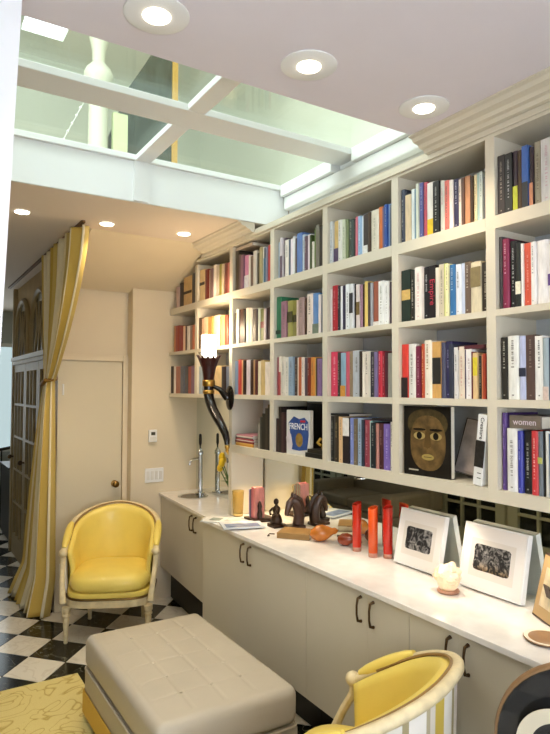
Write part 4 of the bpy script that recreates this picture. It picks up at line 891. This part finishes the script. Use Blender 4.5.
def chair(loc, rz, label):
    t = tag(empty('armchair', loc, rz), label, 'armchair', 'yellow tub armchairs'); t.scale = (1.08, 1.06, 1.0)
    N = 44
    S = [-1+2*i/N for i in range(N+1)]
    rail = [(*arc_pt(s), rail_z(s)) for s in S]
    k = dict(world=False)
    MB().tube(rail, .019, 10, flat=1.15).build('top_rail', m_frame, t, smooth=True, **k)
    MB().tube([(x*.93, y*.93+.002, z+.010) for x, y, z in rail[3:-3]], .006, 6).build('rail_groove', pm('brown_gilding', '9a7a48', .4), t, smooth=True, **k)
    def inner(u, v):
        s = -1+2*u; x, y = arc_pt(s); z = (.37)*(1-v)+rail_z(s)*v
        f = .90-.05*math.sin(PI*v)-.05*(1-v); return (x*f, (y-.02)*f+.02-.006, z)
    MB().grid(inner, 44, 8).build('back_upholstery', m_yellow, t, smooth='all', solid=.03, **k)
    def outer(u, v):
        s = -1+2*u; x, y = arc_pt(s); z = .30*(1-v)+(rail_z(s)-.012)*v
        f = .985-.05*(1-v); return (x*f, (y-.02)*f+.02, z)
    g = MB().grid(outer, 44, 6); g.uv = [((i % 45)/45*6, (i//45)/6) for i in range(len(g.v))]
    g.build('outer_back', m_strip, t, smooth='all', solid=.008, **k)
    nb = MB()
    for s in [-.97+1.94*i/84 for i in range(85)]:
        x, y = arc_pt(s); nb.ball((x*.885, (y-.02)*.885+.02, rail_z(s)-.012), .0062, 6, 4)
    o = nb.build('nailhead_trim', m_nail, t, smooth=True, **k); o['kind'] = 'stuff'
    for sg in (-1, 1):
        pth = [(*arc_pt(sg*q), rail_z(sg*q)+.017) for q in (.97, .92, .86, .8, .74, .68, .63)]
        MB().tube(pth, [.014, .021, .024, .025, .024, .021, .014], 10, flat=1.1).build('arm_pad', m_yellow, t, smooth=True, **k)
        x, y = arc_pt(sg); z = rail_z(1)
        MB().ball((x, y-.012, z), .030, 12, 8).build('arm_scroll', m_frame, t, smooth=True, **k)
        MB().tube([(x, y-.005, z-.005), (x*1.0, y-.012, z-.06), (x*.985, y-.05, z-.13), (x*.955, y-.085, .40), (x*.92, y-.10, .29)], [.020, .017, .016, .018, .022], 8).build('arm_post', m_frame, t, smooth=True, **k)
    def plan(a, sc=1.0):
        c, s_ = math.cos(a), math.sin(a)
        x = .29*math.copysign(abs(c)**.5, c); y = (.285 if s_ < 0 else .27)*math.copysign(abs(s_)**.6, s_)
        return x*sc, y*sc-.01
    M_ = 40
    o_ = [plan(2*PI*i/M_) for i in range(M_)]
    MB().prism(o_, 'z', .255, .318).build('seat_rail', m_frame, t, bevel=.006, **k)
    MB().tube([(x*1.0, y*1.0, .316) for x, y in o_], .008, 6, closed=True).build('seat_trim', m_nail, t, smooth=True, **k)
    MB().prism([plan(2*PI*i/M_, .985) for i in range(M_)], 'z', .3185, .358).build('seat_platform', m_yellow, t, bevel=.008, **k)
    cu = MB(); prof = [(.92, .3585), (.985, .370), (1.02, .400), (1.01, .435), (.95, .462), (.76, .480), (.4, .490), (.02, .493)]
    for f, z in prof:
        for i in range(M_):
            x, y = plan(2*PI*i/M_, f*.97); y = y if y < .2 else .2+(y-.2)*.5
            cu.v.append((x*.93, y-.008, z))
    for j in range(len(prof)-1):
        for i in range(M_):
            i2 = (i+1) % M_; cu.f.append((j*M_+i, j*M_+i2, (j+1)*M_+i2, (j+1)*M_+i))
    cu.f.append(tuple(range(M_-1, -1, -1))); cu.f.append(tuple((len(prof)-1)*M_+i for i in range(M_)))
    cu.build('seat_cushion', m_yellow, t, smooth='all', **k)
    for x, y in ((-.265, -.235), (.265, -.235), (-.19, .19), (.19, .19)):
        MB().lathe([(.010, 0), (.014, .006), (.013, .02), (.016, .09), (.022, .175), (.019, .182), (.027, .190), (.027, .202), (.021, .21), (.029, .22), (.029, .2545)], (x, y, 0), 12).build('leg', m_frame, t, smooth=True, **k)
    return t
chair((1.41, 4.57, 0), math.atan2(.43, .90)*-1, 'yellow leather tub armchair facing the camera by the closet door')
chair((1.40, 1.665, 0), PI+math.atan2(.45, .89), 'yellow leather tub armchair with striped back, nearest, in front of the counter')
# black round-backed chair at the right edge
rc = tag(empty('round_back_chair', (1.62, 1.0, 0)), 'black lacquered chair with round back and cream ring, bottom right corner', 'chair')
m_lac = pm('black_lacquer', '1c1d1f', .25, coat=.4); m_rim = pm('tan_edge_wood', '8a6a48', .4)
cdir = Vector((-.847, -.53, .0)).normalized()
RC = Vector((1.61, .977, .817))
RM = Matrix.Translation(RC) @ cdir.to_track_quat('Z', 'Y').to_matrix().to_4x4() @ Matrix.Scale(.95, 4)
MB().lathe([(.001, -.02), (.240, -.02), (.243, -.012), (.243, .012), (.240, .02), (.001, .02)], (0,0,0), 48).xf(RM).build('round_back', m_lac, rc, smooth=True)
MB().lathe([(.2435, -.016), (.250, -.012), (.251, .006), (.248, .014), (.2435, .016)], (0,0,0), 48).xf(RM).build('back_rim', m_rim, rc, smooth=True)
MB().lathe([(.072, .0203), (.112, .0203), (.112, .0235), (.072, .0235), (.072, .0203)], (0,0,0), 40, caps=False).xf(Matrix.Translation((-.066, .041, .018)) @ RM).build('ring_inlay', pm('cream_inlay', 'd8cdb4', .4), rc, smooth=True)
side = Vector((-cdir.y, cdir.x, 0)); bs = RC.copy(); bs.z = 0
ctr = bs - cdir*.0
MB().lathe([(.001, .42), (.21, .42), (.225, .435), (.225, .455), (.20, .475), (.001, .48)], (ctr.x+.16*cdir.x, ctr.y, 0), 32).build('seat', m_lac, rc, smooth=True)
sc_ = Vector((ctr.x+.16*cdir.x, ctr.y, 0))
for a in (45, 135, 225, 315):
    p = Vector((sc_.x+.15*math.cos(math.radians(a)), sc_.y+.15*math.sin(math.radians(a)), 0))
    MB().tube([(p.x, p.y, 0), (p.x*.98+sc_.x*.02, p.y*.98+sc_.y*.02, .4195)], [.012, .02], 10).build('leg', m_lac, rc, smooth=True)
for sg in (-1, 1):
    p = bs+side*sg*.07; MB().tube([(p.x, p.y, .46), (p.x, p.y, .60)], .016, 8).build('back_post', m_lac, rc, smooth=True)

# ------------------------------------------------------------------ ottoman, rug
ot = tag(empty('ottoman', (1.235, 2.86, 0)), 'large beige leather ottoman with gold fringe standing on the yellow rug', 'ottoman')
m_bei = pm('beige_leather', 'bdb3a1', .42, var=.04, scale=5, bump=.06, bscale=150)
OX0, OX1, OY0, OY1 = .895, 1.575, 2.31, 3.41
g = MB()
nx, ny = 24, 36
def otop(u, v):
    x = OX0+.045+(OX1-OX0-.09)*u; y = OY0+.045+(OY1-OY0-.09)*v
    cx = abs(2*u-1); cy = abs(2*v-1)
    z = .4585+.012*(1-cx**4)*(1-cy**4)
    tx = abs(((u*4+.5) % 1)-.5); ty = abs(((v*6+.5) % 1)-.5)
    z -= .004*math.exp(-(tx*tx)*500) * (1 if .1 < u < .9 else 0) * .6 + .004*math.exp(-(ty*ty)*500)*.6*(1 if .08 < v < .92 else 0)
    return (x, y, z)
g = MB().box(OX0, OX1, OY0, OY1, .285, .46).build('cushion', m_bei, ot, bevel=.046, seg=6, smooth=True)
MB().grid(otop, 72, 108).build('tufted_top', m_bei, ot, smooth='all')
box('base', (OX0+.004, OX1-.004, OY0+.004, OY1-.004, .15, .284), m_bei, ot, bevel=.012, seg=3)
r_ = .04; pth = []
for cx, cy, a0 in ((OX1-r_, OY1-r_, 0), (OX0+r_, OY1-r_, 90), (OX0+r_, OY0+r_, 180), (OX1-r_, OY0+r_, 270)):
    for q in range(7):
        a = math.radians(a0+q*15); pth.append((cx+(r_-.001)*math.cos(a), cy+(r_-.001)*math.sin(a), .2845))
MB().tube(pth, .006, 8, closed=True).build('piping', m_bei, ot, smooth=True)
# gold fringe: corrugated band
fr = MB(); per = []
P4 = [(OX0, OY0), (OX1, OY0), (OX1, OY1), (OX0, OY1)]
for i in range(4):
    a, b = Vector(P4[i]), Vector(P4[(i+1) % 4]); n_ = int((b-a).length/.008); d = (b-a)/n_; nn = Vector((d.y, -d.x)).normalized()
    for j in range(n_): per.append(tuple(a+d*j+nn*(.004 if j % 2 else -.001)))
n_ = len(per)
for z in (.045, .165):
    for x, y in per: fr.v.append((x, y, z))
for i in range(n_): fr.f.append((i, (i+1) % n_, n_+(i+1) % n_, n_+i))
fr.build('fringe', pm('gold_fringe', 'd0a848', .5), ot, solid=.003)
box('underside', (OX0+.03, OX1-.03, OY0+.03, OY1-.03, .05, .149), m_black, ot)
for x in (OX0+.06, OX1-.10):
    for y in (OY0+.06, OY1-.10): box('foot', (x, x+.04, y, y+.04, .0136, .0495), m_black, ot)
for i in range(1, 4):
    for j in range(1, 6):
        x = OX0+.045+(OX1-OX0-.09)*i/4; y = OY0+.045+(OY1-OY0-.09)*j/6
        MB().lathe([(.008, .4655), (.007, .469), (.001, .4705)], (x, y, 0), 10).build('button', m_bei, ot, smooth=True)
def rugmat():
    m = bpy.data.materials.new('yellow_scroll_wool'); m.use_nodes = True; nt = m.node_tree; b = nt.nodes['Principled BSDF']; b.inputs['Roughness'].default_value = .9
    tc = nt.nodes.new('ShaderNodeTexCoord')
    n = nt.nodes.new('ShaderNodeTexNoise'); n.inputs['Scale'].default_value = 4.0; n.inputs['Detail'].default_value = 0; n.inputs['Distortion'].default_value = 3.4
    nt.links.new(tc.outputs['Object'], n.inputs['Vector'])
    s = nt.nodes.new('ShaderNodeMath'); s.operation = 'SUBTRACT'; s.inputs[1].default_value = .5
    a = nt.nodes.new('ShaderNodeMath'); a.operation = 'ABSOLUTE'; nt.links.new(n.outputs['Fac'], s.inputs[0]); nt.links.new(s.outputs[0], a.inputs[0])
    r = nt.nodes.new('ShaderNodeValToRGB'); e = r.color_ramp.elements; e[0].position = .004; e[0].color = (*lin('bda257'), 1); e[1].position = .05; e[1].color = (*lin('ddcb84'), 1)
    nt.links.new(a.outputs[0], r.inputs[0])
    n2 = nt.nodes.new('ShaderNodeTexNoise'); n2.inputs['Scale'].default_value = 160; nt.links.new(tc.outputs['Object'], n2.inputs['Vector'])
    mx = nt.nodes.new('ShaderNodeMixRGB'); mx.blend_type = 'OVERLAY'; mx.inputs[0].default_value = .25
    nt.links.new(r.outputs[0], mx.inputs[1]); nt.links.new(n2.outputs['Fac'], mx.inputs[2]); nt.links.new(mx.outputs[0], b.inputs['Base Color'])
    bp = nt.nodes.new('ShaderNodeBump'); bp.inputs['Strength'].default_value = .4; bp.inputs['Distance'].default_value = .004
    nt.links.new(n2.outputs['Fac'], bp.inputs['Height']); nt.links.new(bp.outputs[0], b.inputs['Normal']); return m
rg = MB().box(-.75, 1.0, 1.95, 3.95, .0006, .0130)
tag(rg.build('rug', rugmat(), bevel=.004), 'yellow wool rug with scrolling vine pattern on the chequered floor', 'rug')

# ------------------------------------------------------------------ curtain
cu = tag(empty('curtain', (1.03, 5.1, 0)), 'gold and cream striped curtain tied back before the closet door', 'curtain')
m_cur = striped('gold_striped_silk', [(0, 'd6bb66'), (.2, 'ebe0bc'), (.38, 'bfa65c'), (.5, 'e2d6ac'), (.62, 'cfae50'), (.8, 'f0e6c6')])
zt, ztie, zb = 2.892, 1.85, .012
def crt(u, v):
    # v: 0 top .. 1 floor
    z = zt+(zb-zt)*v; vt = (zt-ztie)/(zt-zb)
    top = 4.06+1.2*u; tie = 4.97+.17*u; bot = 5.02+.80*u
    if v < vt:
        q = v/vt; e = q**1.35; y = top+(tie-top)*e; amp = .045*(1-q)+.022*q
        y -= .05*math.sin(PI*q)*(1-u)
    else:
        q = (v-vt)/(1-vt); e = q**.75; y = tie+(bot-tie)*e; amp = .022+.05*e
    x = 1.015 + amp*math.sin(u*2*PI*7+.6*math.sin(u*9)) + .01*math.sin(u*40)
    if v > .9: x -= (v-.9)*1.0*(.4+.6*u)
    return (x, y, z)
g = MB().grid(crt, 150, 64); W_ = 151
g.uv = [((i % W_)/150*5+.35, (i//W_)/64) for i in range(len(g.v))]
g.build('cloth', m_cur, cu, smooth='all', solid=.004)
MB().tube([(.975, 4.965, 1.865), (.962, 5.05, 1.83), (.975, 5.135, 1.84), (1.02, 5.165, 1.86), (1.065, 5.13, 1.88), (1.065, 5.02, 1.88), (1.02, 4.945, 1.875)], .017, 8, closed=True).build('tieback', pm('bronze_cord', '8a6424', .5), cu, smooth=True)
box('curtain_track', (1.005, 1.03, 4.05, 7.2, 2.9035, 2.9195), pm('brown_track', '6a4c2c', .5), cu)
for i in range(12): MB().lathe([(.008, 2.885), (.008, 2.903)], (1.017, 4.09+i*.1, 0), 8).build('ring', m_bronze, cu)

# ------------------------------------------------------------------ sofa on the left side (seen in the mirror)
so = tag(empty('sofa', (-.45, 5.9, 0)), 'beige sofa against the glazed doors, seen only in the mirror', 'sofa')
m_so = pm('oatmeal_linen', '8a7f6a', .8, var=.06)
box('base', (-.98, -.15, 5.1, 6.7, .12, .36), m_so, so, bevel=.02)
box('back', (-.99, -.78, 5.1, 6.7, .361, .82), m_so, so, bevel=.05, seg=4)
for y in (5.1, 6.5): box('arm', (-.775, -.15, y, y+.2, .361, .60), m_so, so, bevel=.04, seg=3)
for i in range(2): box('seat_cushion', (-.77, -.14, 5.305+i*.595, 5.89+i*.6, .361, .48), m_so, so, bevel=.03, seg=3)
for x in (-.95, -.22):
    for y in (5.14, 6.62): box('foot', (x, x+.05, y, y+.05, 0, .1195), m_black, so)
